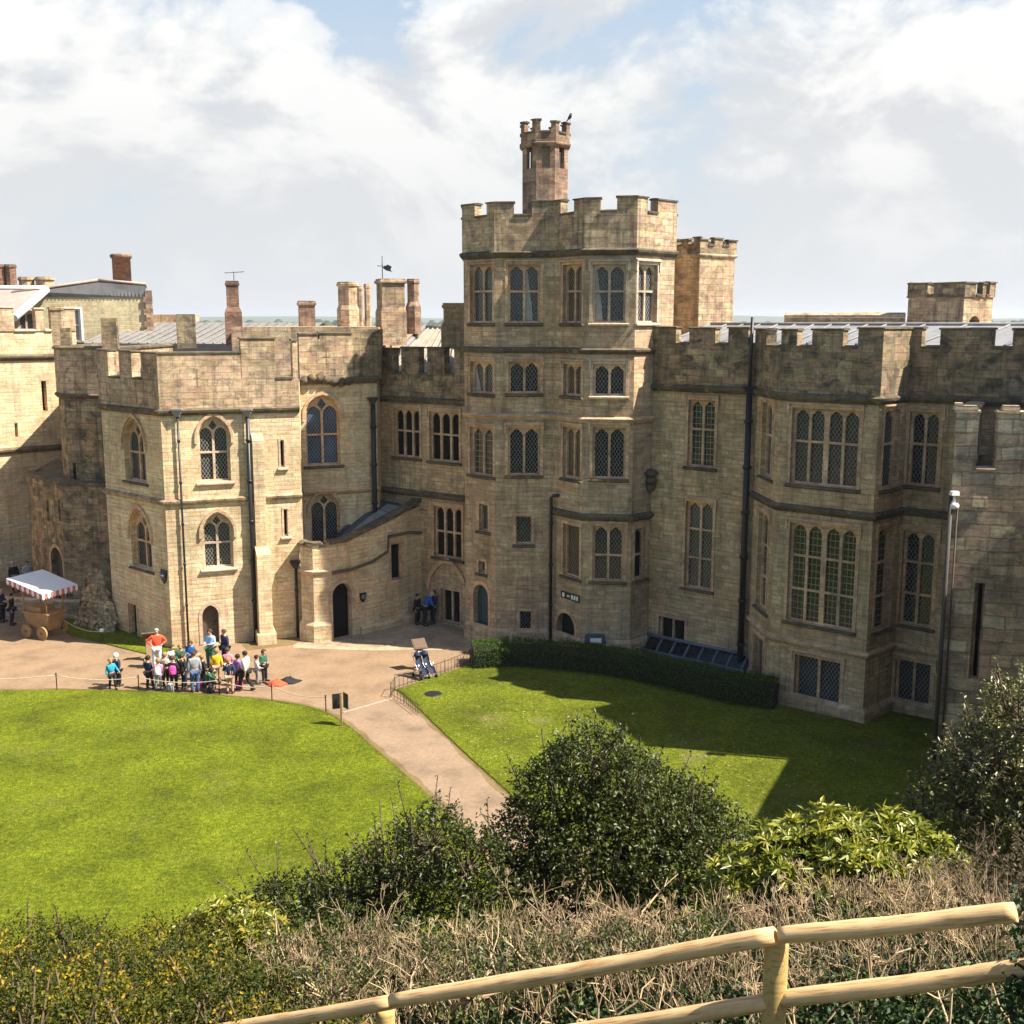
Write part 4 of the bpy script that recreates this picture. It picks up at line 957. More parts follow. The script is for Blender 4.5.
fl = [(0, .62), (.30, .78), (.52, .66), (.44, .5), (.55, .38), (.2, .46)]
v.poly([p+Vector((a, 0, b+.05)) for a, b in fl]); v.poly([p+Vector((a, .03, b+.05)) for a, b in fl[::-1]])
for k in range(6): a, b = fl[k], fl[(k+1) % 6]; v.poly([p+Vector((a[0], 0, a[1]+.05)), p+Vector((b[0], 0, b[1]+.05)), p+Vector((b[0], .03, b[1]+.05)), p+Vector((a[0], .03, a[1]+.05))])
v.build('weather_vane', MAT['iron_black'], bell)
# ------------------------------------------------------------------ ground, lawns, path, mound, distance
def grass(name, c0, c1, c2, daisies=0.0, worn=0.0):
    t = NT(name); tc = t.new('ShaderNodeTexCoord'); o = tc.outputs['Object']
    n1 = t.noise(o, 7.5, 8, .72); n2 = t.noise(o, .42, 7, .68); n3 = t.noise(t.scale(o, (1, .35, 1)), 26, 4, .7)
    c = t.ramp(n1.outputs['Fac'], [(.28, c0), (.48, c1), (.66, c2)]).outputs['Color']
    c = t.mix(c, t.ramp(n3.outputs['Fac'], [(.3, .45), (.5, 1.0), (.7, 1.6)]).outputs['Color'], .85, 'MULTIPLY')
    c = t.mix(c, t.ramp(n2.outputs['Fac'], [(.3, .58), (.5, 1.0), (.7, 1.34)]).outputs['Color'], 1.0, 'MULTIPLY')
    if worn:
        n4 = t.noise(o, .38, 5, .65); c = t.mix(c, (.20, .16, .07), t.math('MULTIPLY', t.ramp(n4.outputs['Fac'], [(.57, 0.0), (.72, 1.0)]).outputs['Color'], worn))
    if daisies:
        v = t.new('ShaderNodeTexVoronoi'); v.inputs['Scale'].default_value = 3.2; t.lk(o, v.inputs['Vector'])
        c = t.mix(c, (.62, .62, .5), t.math('MULTIPLY', t.math('LESS_THAN', v.outputs['Distance'], .10), daisies))
    t.lk(c, t.b.inputs['Base Color']); t.b.inputs['Roughness'].default_value = .85; t.b.inputs['Specular IOR Level'].default_value = .15
    t.bump(t.math('ADD', n1.outputs['Fac'], t.math('MULTIPLY', n3.outputs['Fac'], .7)), .9, .09)
    return t.m
grass('lawn_grass', (.038, .066, .003), (.104, .132, .004), (.185, .20, .010), 0.0, .2)
grass('lawn_grass_daisy', (.045, .066, .003), (.098, .124, .005), (.18, .185, .014), .5, .5)
grass('bank_grass', (.04, .05, .01), (.06, .075, .015), (.09, .09, .03))
grass('field_grass', (.05, .075, .02), (.075, .1, .03), (.11, .12, .05))
def gravel(name, col, fine=60):
    t = NT(name); tc = t.new('ShaderNodeTexCoord'); o = tc.outputs['Object']
    n1 = t.noise(o, fine, 3, .7); n2 = t.noise(o, .7, 6, .62); n3 = t.noise(o, 6, 6, .7)
    c = t.mix(col, t.ramp(n1.outputs['Fac'], [(.25, .55), (.5, 1.0), (.75, 1.45)]).outputs['Color'], .8, 'MULTIPLY')
    c = t.mix(c, t.ramp(n2.outputs['Fac'], [(.3, .72), (.5, 1.0), (.7, 1.16)]).outputs['Color'], 1.0, 'MULTIPLY')
    c = t.mix(c, t.ramp(n3.outputs['Fac'], [(.3, .82), (.5, 1.0), (.7, 1.14)]).outputs['Color'], 1.0, 'MULTIPLY')
    t.lk(c, t.b.inputs['Base Color']); t.b.inputs['Roughness'].default_value = .95; t.b.inputs['Specular IOR Level'].default_value = .15
    t.bump(n1.outputs['Fac'], .5, .02); return t.m
gravel('gravel_buff', (.245, .165, .100)); gravel('gravel_pink', (.245, .172, .112)); gravel('bare_earth', (.17, .12, .055), 25)
stone('flagstone', [(.33, .255, .165), (.40, .31, .205), (.36, .27, .18)], bw=1.1, bh=.7, stain=.35, streak=0, mortar=(.17, .13, .08), bump=.4, msize=.02)
plain('kerb_stone', (.33, .26, .18), .9, var=.3)
def smooth2(pts, it=2):
    for _ in range(it):
        q = [pts[0]]
        for a, b in zip(pts[:-1], pts[1:]): q += [a.lerp(b, .25), a.lerp(b, .75)]
        pts = q+[pts[-1]]
    return pts
def slab(name, mat, pts, z, th, **kw):
    mb = MB(); P = [(p[0], p[1]) for p in pts]; prism(mb, P, z-th, z); return mb.build(name, MAT[mat], None, kind='structure', **kw)

mb = MB()
mb.poly([(-6000, -300, -1.2), (6000, -300, -1.2), (6000, 7000, -1.2), (-6000, 7000, -1.2)]); mb.build('ground', MAT['field_grass'], None, kind='structure')
mb = MB(); mb.poly([(-60, 5, 0), (60, 5, 0), (60, 95, 0), (-60, 95, 0)])
for a, b in (((-60, 5), (60, 5)), ((60, 5), (60, 95)), ((60, 95), (-60, 95)), ((-60, 95), (-60, 5))): mb.poly([(*a, -1.2), (*b, -1.2), (*b, 0), (*a, 0)])
mb.build('courtyard', MAT['gravel_buff'], None, kind='structure')
left_edge = smooth2([gnd(u, v) for u, v in ((-90, 693), (0, 692), (70, 690.5), (130, 692), (185, 694), (240, 698), (285, 703), (315, 709), (333, 717), (350, 728), (372, 748), (398, 770), (432, 800), (470, 842), (510, 890), (540, 930))])
slab('lawn', 'lawn_grass', [(-40, 20), (left_edge[-1].x, 20)]+[tuple(p[:2]) for p in left_edge[::-1]]+[(-40, left_edge[0].y)], .05, .3)
right_edge = smooth2([gnd(u, v) for u, v in ((398, 690), (410, 701), (432, 722), (462, 751), (500, 785), (540, 822), (600, 880))])
top_edge = [gnd(u, v) for u, v in ((398, 690), (420, 682), (445, 674), (470, 665.5))]
slab('lawn', 'lawn_grass_daisy', [tuple(p[:2]) for p in right_edge]+[(3, 20), (20, 20), (20, 36), (16, 41.2), (14.7, 42.2), (13.3, 40.7), (10.1, 43.3), (8, 46.6), (5, 48.2), (-.5, 49.6)]+[tuple(p[:2]) for p in top_edge[::-1]][:-1], .05, .3)
def strip(name, edge, w0, w1):
    mb = MB(); rows = []
    for k in range(len(edge)):
        d = (edge[min(k+1, len(edge)-1)]-edge[max(k-1, 0)]).normalized(); nn = Vector((-d.y, d.x, 0)); j = .07*math.sin(k*1.7)+.05*math.sin(k*.63)
        rows.append([edge[k]+nn*(w0+j)+Vector((0, 0, .009)), edge[k]+nn*(w1+.06*math.sin(k*2.3))+Vector((0, 0, .009))])
    mb.grid(rows, smooth=False); mb.build(name, MAT['bare_earth'], None, kind='structure')
strip('earth_border', left_edge, .0-.2, .28); strip('earth_border', right_edge, -.2, .12)
path = MB(); pe = [p for p in left_edge if p.y < 42.5]; qe = right_edge
m = 24
def at_y(edge, y):
    for a, b in zip(edge[:-1], edge[1:]):
        if min(a.y, b.y) <= y <= max(a.y, b.y) and abs(a.y-b.y) > 1e-6: return a.x+(b.x-a.x)*(y-a.y)/(b.y-a.y)
    return edge[0].x if y > edge[0].y else edge[-1].x
rows = []
for k in range(m+1):
    y = 43.4-(43.4-21)*k/m; rows.append([(at_y(pe, y)-.25, y, .005), (at_y(qe, y)+.2, y, .005)])
path.grid(rows, smooth=False); path.build('path', MAT['gravel_pink'], None, kind='structure')
kb = MB(); a, b = gnd(343, 713), gnd(393, 698.5); d = (b-a).normalized(); nn = Vector((d.y, -d.x, 0))*.05
kb.hexa([a-nn, a+nn, b+nn, b-nn]+[p+Vector((0, 0, .03)) for p in (a-nn, a+nn, b+nn, b-nn)]); kb.build('path_edging', MAT['kerb_stone'], None, kind='structure')
slab('paving', 'flagstone', [(-10.6, 53.2), (-10.2, 50.9), (-6.5, 50.5), (-2.6, 50.6), (-1.8, 50.2), (0.2, 49.9), (0, 51.2), (-2.1, 52.6), (-2.1, 54.1), (-4.6, 56.2), (-8.5, 53.2)], .008, .05)
slab('earth_border', 'bare_earth', [tuple(fF.pt(3.1, 0, .02)[:2]), tuple(fF.pt(3.2, 0, 1.5)[:2]), tuple(fF.pt(5.4, 0, 1.3)[:2]), tuple(fF.pt(6.2, 0, .3)[:2]), tuple(fF.pt(6.2, 0, .02)[:2])], .012, .05)
gp = [gnd(u, v) for u, v in ((62, 598), (58, 620), (64, 634), (100, 643), (140, 653), (170, 660))]
slab('lawn', 'lawn_grass', [(-24.4, 56.2)]+[tuple(p[:2]) for p in smooth2(gp, 1)]+[(-15.6, 51.6), tuple(fL.P1), (-20.2, 55.8)], .05, .2)

# grass blades: short tufts over both lawns, thicker along their edges
def in_poly(pts, x, y):
    ins = np.zeros(len(x), bool); n_ = len(pts)
    for i in range(n_):
        (x0, y0), (x1, y1) = pts[i], pts[(i+1) % n_]
        c_ = ((y0 > y) != (y1 > y)); ins ^= c_ & (x < (x1-x0)*(y-y0)/((y1-y0) if abs(y1-y0) > 1e-9 else 1e-9)+x0)
    return ins
LAWN_L = [(-40, 22), (left_edge[-1].x, 22)]+[tuple(p[:2]) for p in left_edge[::-1]]+[(-40, left_edge[0].y)]
LAWN_R = [tuple(p[:2]) for p in right_edge]+[(3, 22), (20, 22), (20, 36), (16, 41.2), (13.3, 40.7), (10.1, 43.3), (8, 46.6), (5, 48.2), (-.5, 49.6)]+[tuple(p[:2]) for p in top_edge[::-1]][:-1]
# mound: the bank falls away from the fence below the viewpoint
def mound_z(x, y):
    base = np.interp(y, [-6, 0, 3.0, 5.2, 7.2, 10, 14, 18, 22, 25, 27], [13.2, 13.0, 12.0, 10.95, 9.45, 7.9, 5.3, 3.0, 1.2, .2, -.6])
    tilt = .13*x*np.clip((26-y)/20, 0, 1)
    return float(base+tilt*np.clip(base/6, 0, 1))+.10*math.sin(x*1.7+y)*math.sin(y*1.3)
mb = MB(); rows = []
for j in range(48):
    y = -6+33*j/47; rows.append([(x, y, mound_z(x, y)) for x in np.linspace(-26, 17, 64)])
mb.grid(rows); mb.build('mound', MAT['bank_grass'], None, kind='structure')

# far country: low hills, with woods and a few pale roofs too far off to count
def hill(y0, amp, base, seed, depth, kind='hills', mat='field_grass'):
    r2 = random.Random(seed); ph = [(r2.uniform(.0006, .004), r2.uniform(0, 6.3), r2.uniform(.3, 1)) for _ in range(7)]
    mb = MB(); top = []; fr = []; bk = []
    for k in range(121):
        x = -6000+100*k; h = base+amp*sum(a*math.sin(f*x+p) for f, p, a in ph)/4
        fr.append((x, y0, -1.5)); top.append((x, y0+depth*.5, max(0, h))); bk.append((x, y0+depth, -1.5))
    mb.grid([fr, top, bk]); return mb.build(kind, MAT[mat], None, kind='structure')
hill(2300, 9, 16, 3, 1400); hill(4200, 16, 36, 5, 2000)
plain('wood_green', (.035, .05, .02), .9, var=.5, vscale=.05)
mb = MB()
for _ in range(900):
    y = rnd.uniform(500, 2200); x = rnd.uniform(-1, 1)*(y*.55); s = rnd.uniform(3, 6)*(.8+y/1500)
    h = rnd.uniform(.8, 1.25); n_ = 7
    mb.lathe((x, y, -1.2), [(s*.5, 0), (s*rnd.uniform(.9, 1.2), s*.5*h), (s*rnd.uniform(.7, 1.0), s*1.0*h), (s*.3, s*1.5*h)], n_, 0, True, rnd.uniform(0, 6))
mb.build('distant_woods', MAT['wood_green'], None, kind='stuff')
# ------------------------------------------------------------------ planting
def leafmat(name, stops, rough=.38, trans=.25, spec=.5):
    t = NT(name); at = t.new('ShaderNodeAttribute'); at.attribute_name = 'tone'
    r = t.ramp(at.outputs['Fac'], stops)
    t.lk(r.outputs['Color'], t.b.inputs['Base Color']); t.b.inputs['Roughness'].default_value = rough; t.b.inputs['Specular IOR Level'].default_value = spec
    tr = t.new('ShaderNodeBsdfTranslucent'); t.lk(t.mix(r.outputs['Color'], (1.3, 1.5, .6), 1.0, 'MULTIPLY'), tr.inputs['Color'])
    ms = t.new('ShaderNodeMixShader'); ms.inputs[0].default_value = trans
    t.lk(t.b.outputs[0], ms.inputs[1]); t.lk(tr.outputs[0], ms.inputs[2]); t.lk(ms.outputs[0], t.n['Material Output'].inputs['Surface'])
    return t.m
leafmat('leaf_holly', [(0, (.016, .022, .004)), (.5, (.052, .066, .010)), (.85, (.105, .11, .02)), (1, (.20, .18, .045))], .42, .24, .4)
leafmat('leaf_holly_olive', [(0, (.035, .040, .012)), (.5, (.085, .088, .026)), (.8, (.18, .165, .055)), (1, (.36, .31, .14))], .36, .22, .5)
leafmat('leaf_rhodo', [(0, (.06, .08, .010)), (.4, (.17, .185, .018)), (.8, (.28, .265, .03)), (1, (.38, .31, .05))], .4, .22, .5)
leafmat('leaf_box', [(0, (.012, .032, .004)), (.6, (.05, .095, .010)), (1, (.12, .17, .02))], .75, .25, .12)
leafmat('leaf_yellow', [(0, (.016, .024, .004)), (.45, (.050, .064, .007)), (.7, (.16, .135, .010)), (.91, (.40, .26, .014)), (1, (.36, .15, .04))], .6, .25, .2)
leafmat('leaf_ivy', [(0, (.012, .028, .010)), (.6, (.035, .065, .018)), (1, (.10, .14, .04))], .5, .2, .3)
leafmat('leaf_new', [(0, (.10, .13, .015)), (.5, (.24, .24, .03)), (.8, (.36, .30, .04)), (1, (.34, .13, .05))], .4, .3)
leafmat('leaf_heath', [(0, (.04, .035, .02)), (.5, (.09, .07, .038)), (1, (.19, .13, .08))], .7, .15, .2)
def twigmat(name, a, b):
    t = NT(name); tc = t.new('ShaderNodeTexCoord'); n = t.noise(tc.outputs['Object'], 5, 5, .6)
    at = t.new('ShaderNodeAttribute'); at.attribute_name = 'tone'
    t.lk(t.ramp(t.math('ADD', t.math('MULTIPLY', n.outputs['Fac'], .5), t.math('MULTIPLY', at.outputs['Fac'], .5)), [(.2, a), (.75, b)]).outputs['Color'], t.b.inputs['Base Color'])
    t.b.inputs['Roughness'].default_value = .85; return t.m
twigmat('twig_tan', (.09, .06, .03), (.50, .36, .20)); twigmat('twig_dark', (.05, .035, .02), (.15, .10, .06)); twigmat('twig_brown', (.055, .038, .02), (.20, .135, .075))

def npmesh(name, V, F, tone, mat, parent=None, org=None, smooth=False):
    """V (n,3), F (m,3 or 4) ints, tone per vertex"""
    me = bpy.data.meshes.new(name); n, m, k = len(V), len(F), F.shape[1]
    o = Vector(org) if org is not None else Vector((0, 0, 0))
    me.vertices.add(n); me.vertices.foreach_set('co', (V-np.array(o)).astype(np.float32).ravel())
    me.loops.add(m*k); me.loops.foreach_set('vertex_index', F.astype(np.int32).ravel())
    me.polygons.add(m); me.polygons.foreach_set('loop_start', np.arange(0, m*k, k, dtype=np.int32)); me.polygons.foreach_set('loop_total', np.full(m, k, np.int32))
    if smooth: me.polygons.foreach_set('use_smooth', np.ones(m, bool))
    at = me.attributes.new('tone', 'FLOAT', 'POINT'); at.data.foreach_set('value', tone.astype(np.float32))
    me.materials.append(MAT[mat]); me.update(calc_edges=True); me.validate()
    ob = bpy.data.objects.new(name, me); COL.objects.link(ob)
    if parent is not None: ob.parent = parent
    else: ob.location = o
    return ob
def unit(a): return a/np.maximum(1e-9, np.linalg.norm(a, axis=1, keepdims=True))
def leaf_arrays(P, D, L, Wd, fold=.35, tone=None, droop=.15):
    """folded two-facet leaves at P pointing along D"""
    n = len(P); D = unit(D); up = unit(rng.normal(size=(n, 3))*.55+np.array([0, 0, 1.0]))
    Sd = unit(np.cross(D, up)); N = np.cross(Sd, D)
    L = np.broadcast_to(np.asarray(L, float).reshape(-1, 1), (n, 1)); Wd = np.broadcast_to(np.asarray(Wd, float).reshape(-1, 1), (n, 1))
    tip = P+D*L-N*L*droop; mid = P+D*L*.5
    a = mid+Sd*Wd*.5+N*Wd*fold*.5; b = mid-Sd*Wd*.5+N*Wd*fold*.5
    V = np.stack([P, a, tip, b], 1).reshape(-1, 3); i = np.arange(n)*4
    F = np.concatenate([np.stack([i, i+1, i+2], 1), np.stack([i, i+2, i+3], 1)])
    if tone is None: tone = rng.random(n)
    return V, F, np.repeat(tone, 4)
def tube_arrays(A, B, ra, rb, tone=None, k=4):
    n = len(A); D = unit(B-A); ref = np.where(np.abs(D[:, 2:3]) > .9, np.array([[1., 0, 0]]), np.array([[0, 0, 1.]])); u = unit(np.cross(D, ref)); v = np.cross(D, u)
    V = np.empty((n, 2*k, 3)); ra = np.broadcast_to(np.asarray(ra, float), (n,))[:, None]; rb = np.broadcast_to(np.asarray(rb, float), (n,))[:, None]
    for j in range(k):
        c, s = math.cos(2*math.pi*j/k), math.sin(2*math.pi*j/k)
        V[:, j] = A+(u*c+v*s)*ra; V[:, k+j] = B+(u*c+v*s)*rb
    i = (np.arange(n)*2*k)[:, None]; F = np.concatenate([np.concatenate([i+j, i+(j+1) % k, i+k+(j+1) % k, i+k+j], 1) for j in range(k)])
    if tone is None: tone = rng.random(n)
    return V.reshape(-1, 3), F, np.repeat(tone, 2*k)

def lump_points(lumps, n, inner=.25, under=-.75):
    """points over a union of ellipsoids, with the outward direction"""
    C = np.array([l[0] for l in lumps], float); Rr = np.array([l[1] if hasattr(l[1], '__len__') else (l[1],)*3 for l in lumps], float)
    w = (Rr.prod(1))**(2/3); w /= w.sum(); out = []; dirs = []; got = 0
    while got < n:
        k = rng.choice(len(lumps), size=n, p=w); d = unit(rng.normal(size=(n, 3))); ok = d[:, 2] > under
        rad = 1-inner*rng.random(n)**1.6
        # ragged: a slow wobble plus shoots that stand proud
        wob = 1+.10*np.sin(d[:, 0]*7+k)*np.sin(d[:, 2]*6+k*2)+.07*np.sin(d[:, 1]*13+k*3)
        p = C[k]+d*Rr[k]*(rad*wob)[:, None]
        for j in range(len(lumps)):
            q = (((p-C[j])/Rr[j])**2).sum(1); ok &= ~((q < (1-inner)**2*.9) & (k != j))
        out.append(p[ok]); dirs.append(d[ok]); got += int(ok.sum())
    return np.concatenate(out)[:n], np.concatenate(dirs)[:n]

def bush(name, label, lumps, nspr, per, L, Wd, leaf, base, spr=.22, inner=.35, up=.35, shoots=0, shootlen=.4, stem='twig_dark', cat='bush', whorl=False, group=None, tone_pow=1.0, fold=.35, trunk=True, under=-.75, clump=False):
    root = empty(name, base, label, cat, group)
    P, D = lump_points(lumps, nspr, inner, under)
    ax = unit(D+rng.normal(size=D.shape)*.45+np.array([0, 0, up]))
    if shoots:
        k = rng.choice(nspr, shoots); k = k[D[k][:, 2] > .1]
        ns = len(k); SP = P[k]; SA = unit(D[k]*.6+np.array([0, 0, 1.1])+rng.normal(size=(ns, 3))*.3); SL = shootlen*(.4+rng.random(ns))
    else: ns = 0
    pts = []; dr = []; tn = []; A = []; B = []
    t0 = rng.random(nspr)
    if clump:   # neighbouring shoots share a tone, as clumps of one age do
        hubs = np.array([l[0] for l in lumps]); kk = np.argmin(((P[:, None]-hubs[None])**2).sum(2), 1); t0 = np.clip(rng.random(len(hubs))[kk]*.75+t0*.35-.05, 0, 1)
    for j in range(per):
        f = (j+.5)/per
        if whorl:
            ang = 2*math.pi*(j/per)+t0*6.28; ref = unit(np.cross(ax, rng.normal(size=ax.shape)*.05+np.array([.3, .5, .1]))); r2 = np.cross(ax, ref)
            d = ref*np.cos(ang)[:, None]+r2*np.sin(ang)[:, None]+ax*(.25+.35*rng.random(nspr))[:, None]; pts.append(P+ax*.02); dr.append(d)
        else:
            pts.append(P+ax*(spr*f)); dr.append(ax*.5+unit(rng.normal(size=ax.shape))*.95)
        tn.append(np.clip(t0*.5+rng.random(nspr)*.5, 0, 1)**tone_pow)
    if ns:
        m = 9
        for j in range(m): pts.append(SP+SA*(SL*(j+1)/m)[:, None]); dr.append(SA*.55+unit(rng.normal(size=SA.shape))*.9); tn.append(rng.random(ns)**tone_pow)
        A.append(SP-SA*.2); B.append(SP+SA*SL[:, None])
    pts = np.concatenate(pts); dr = np.concatenate(dr); tn = np.concatenate(tn); n = len(pts)
    V, F, T = leaf_arrays(pts, dr, L*(.65+.6*rng.random(n)), Wd*(.7+.5*rng.random(n)), fold, tn)
    npmesh('foliage', V, F, T, leaf, root, base)
    b = np.array(base); A.append(np.repeat(b[None], 0, 0)); B.append(np.repeat(b[None], 0, 0))
    k = rng.choice(nspr, min(nspr, 420)); hub = np.array([l[0] for l in lumps]); 
    near = hub[np.argmin(((P[k][:, None]-hub[None])**2).sum(2), 1)]
    A.append(near); B.append(P[k])
    A.append(np.repeat(b[None], len(hub), 0)+rng.normal(size=hub.shape)*.08*np.array([1, 1, 0])); B.append(hub)
    A = np.concatenate(A); B = np.concatenate(B); ra = np.full(len(A), .012); ra[-len(hub):] = .05
    V, F, T = tube_arrays(A, B, ra, ra*.5); npmesh('branches', V, F, T, stem, root, base)
    return root
def LM(u, v, Y, r): return (tuple(atY(u, v, Y)), r)
def onmound(x, y): return (x, y, mound_z(x, y)-.1)

# big glossy holly in the middle
Yh = 14.6
lum = [LM(592, 757, Yh, (.40, .45, .42)), LM(585, 780, Yh, (.58, .6, .5)), LM(556, 805, Yh, (.55, .6, .6)), LM(625, 796, Yh, (.62, .7, .55)), LM(668, 818, Yh, (.66, .7, .52)), LM(535, 848, Yh, (.5, .6, .6)), LM(600, 850, Yh-.3, (.9, .8, .85)), LM(662, 855, Yh-.2, (.9, .8, .75)), LM(706, 845, Yh, (.52, .6, .62)), LM(585, 905, Yh, (1.1, .9, .9)), LM(680, 900, Yh, (1.0, .9, .8))]
c = atY(610, 850, Yh)
bush('holly_bush', 'large glossy dark green holly bush in the middle below the far lawn', lum, 6500, 6, .066, .038, 'leaf_holly', onmound(c.x, Yh), .24, .4, .3, 160, .42, tone_pow=1.25, fold=.5)
Y2 = 13.8
lum = [LM(432, 848, Y2, (.42, .5, .45)), LM(400, 872, Y2, (.5, .5, .45)), LM(468, 870, Y2, (.5, .5, .5)), LM(350, 895, Y2, (.5, .5, .42)), LM(300, 915, Y2, (.5, .5, .36)), LM(420, 910, Y2, (.8, .6, .6)), LM(500, 890, Y2, (.5, .5, .5)), LM(350, 930, Y2, (.7, .6, .5)), LM(268, 915, Y2, (.25, .3, .38))]
c = atY(400, 890, Y2)
bush('holly_bush', 'smaller loose dark holly bush beside the end of the gravel path', lum, 2800, 6, .064, .036, 'leaf_holly', onmound(c.x, Y2), .24, .45, .4, 170, .55, tone_pow=1.3, fold=.5)
Yr = 11.0
lum = [LM(845, 855, Yr, (.66, .6, .42)), LM(795, 868, Yr, (.58, .6, .38)), LM(895, 858, Yr, (.52, .55, .42)), LM(932, 874, Yr, (.34, .4, .38)), LM(752, 884, Yr, (.42, .45, .30)), LM(840, 900, Yr-.2, (.9, .6, .45)), LM(905, 910, Yr-.1, (.6, .5, .4)), LM(520, 1060, 11, .05)][:-1]
c = atY(845, 880, Yr)
bush('rhododendron', 'broad pale green rhododendron bush with whorls of long leaves behind the bare hedge', lum, 1700, 9, .12, .037, 'leaf_rhodo', onmound(c.x, Yr), .1, .35, .5, whorl=True, cat='bush', fold=.25, under=-.5)
Yo = 11.6
lum = [LM(1000, 775, Yo, (.6, .6, .5)), LM(1040, 735, Yo, (.6, .6, .6)), LM(962, 808, Yo, (.45, .5, .36)), LM(1020, 820, Yo, (.7, .6, .5)), LM(932, 820, Yo, (.25, .3, .25)), LM(1060, 790, Yo, (.7, .6, .6))]
c = atY(1000, 800, Yo)
bush('holly_bush', 'olive green small leaved holly bush growing against the tower at the right edge', lum, 2600, 6, .055, .03, 'leaf_holly_olive', onmound(c.x, Yo), .22, .4, .45, 130, .38, tone_pow=.9, fold=.5)

def wall_hedge(name, label, pts, width, height, nleaf, L, leaf, cat='hedge', z=0.03):
    """clipped hedge: a dense skin of leaves over a woody core, following pts (front line)"""
    P = [Vector(p) for p in pts]; root = empty(name, tuple(P[len(P)//2]), label, cat)
    core = MB(); rows = []
    seg = [(P[k+1]-P[k]).length for k in range(len(P)-1)]; tot = sum(seg); cs = np.cumsum([0]+seg)
    def at(s):
        k = min(len(seg)-1, max(0, int(np.searchsorted(cs, s)-1))); f = (s-cs[k])/seg[k]; d = (P[k+1]-P[k]).normalized(); return P[k].lerp(P[k+1], f), Vector((-d.y, d.x, 0))
    for k in range(25):
        p, nn = at(tot*k/24); e = .12
        rows.append([p+nn*e, p+nn*e+Vector((0, 0, height-.15)), p+nn*(width-e)+Vector((0, 0, height-.15)), p+nn*(width-e)])
    core.grid(rows, True, 0, False, True); core.build('stems', MAT['twig_core'], root)
    s = rng.random(nleaf)*tot; pos = np.empty((nleaf, 3)); nr = np.empty((nleaf, 3)); per = 2*height+width
    for i in range(nleaf):
        p, nn = at(s[i]); q = rng.random()*per; e = rng.normal()*.045+.045*math.sin(s[i]*2.3+q*2)+.03*math.sin(s[i]*5.9+q*5)+(.12*rng.random()**4)
        if q < height: w, h, n3 = 0, q, -nn
        elif q < height+width: w, h, n3 = q-height, height, Vector((0, 0, 1))
        else: w, h, n3 = width, q-height-width, nn
        if h > height-.12 and (w < .12 or w > width-.12): h -= .05
        pos[i] = p+nn*w+n3*e+Vector((0, 0, z+h)); nr[i] = n3
    V, F, T = leaf_arrays(pos, nr+unit(rng.normal(size=nr.shape))*1.0, L*(.7+.6*rng.random(nleaf)), L*.55, .3)
    npmesh('foliage', V, F, T, leaf, root, tuple(root.location)); return root
plain('twig_core', (.02, .018, .012), .9)
hp = smooth2([gnd(u, v) for u, v in ((474, 669), (515, 667.5), (560, 671), (605, 676), (640, 683), (690, 695), (735, 706), (774, 711))], 2)
wall_hedge('clipped_hedge', 'low clipped dark green hedge curving along the foot of the tower and wing', hp, 1.25, .95, 30000, .07, 'leaf_box')

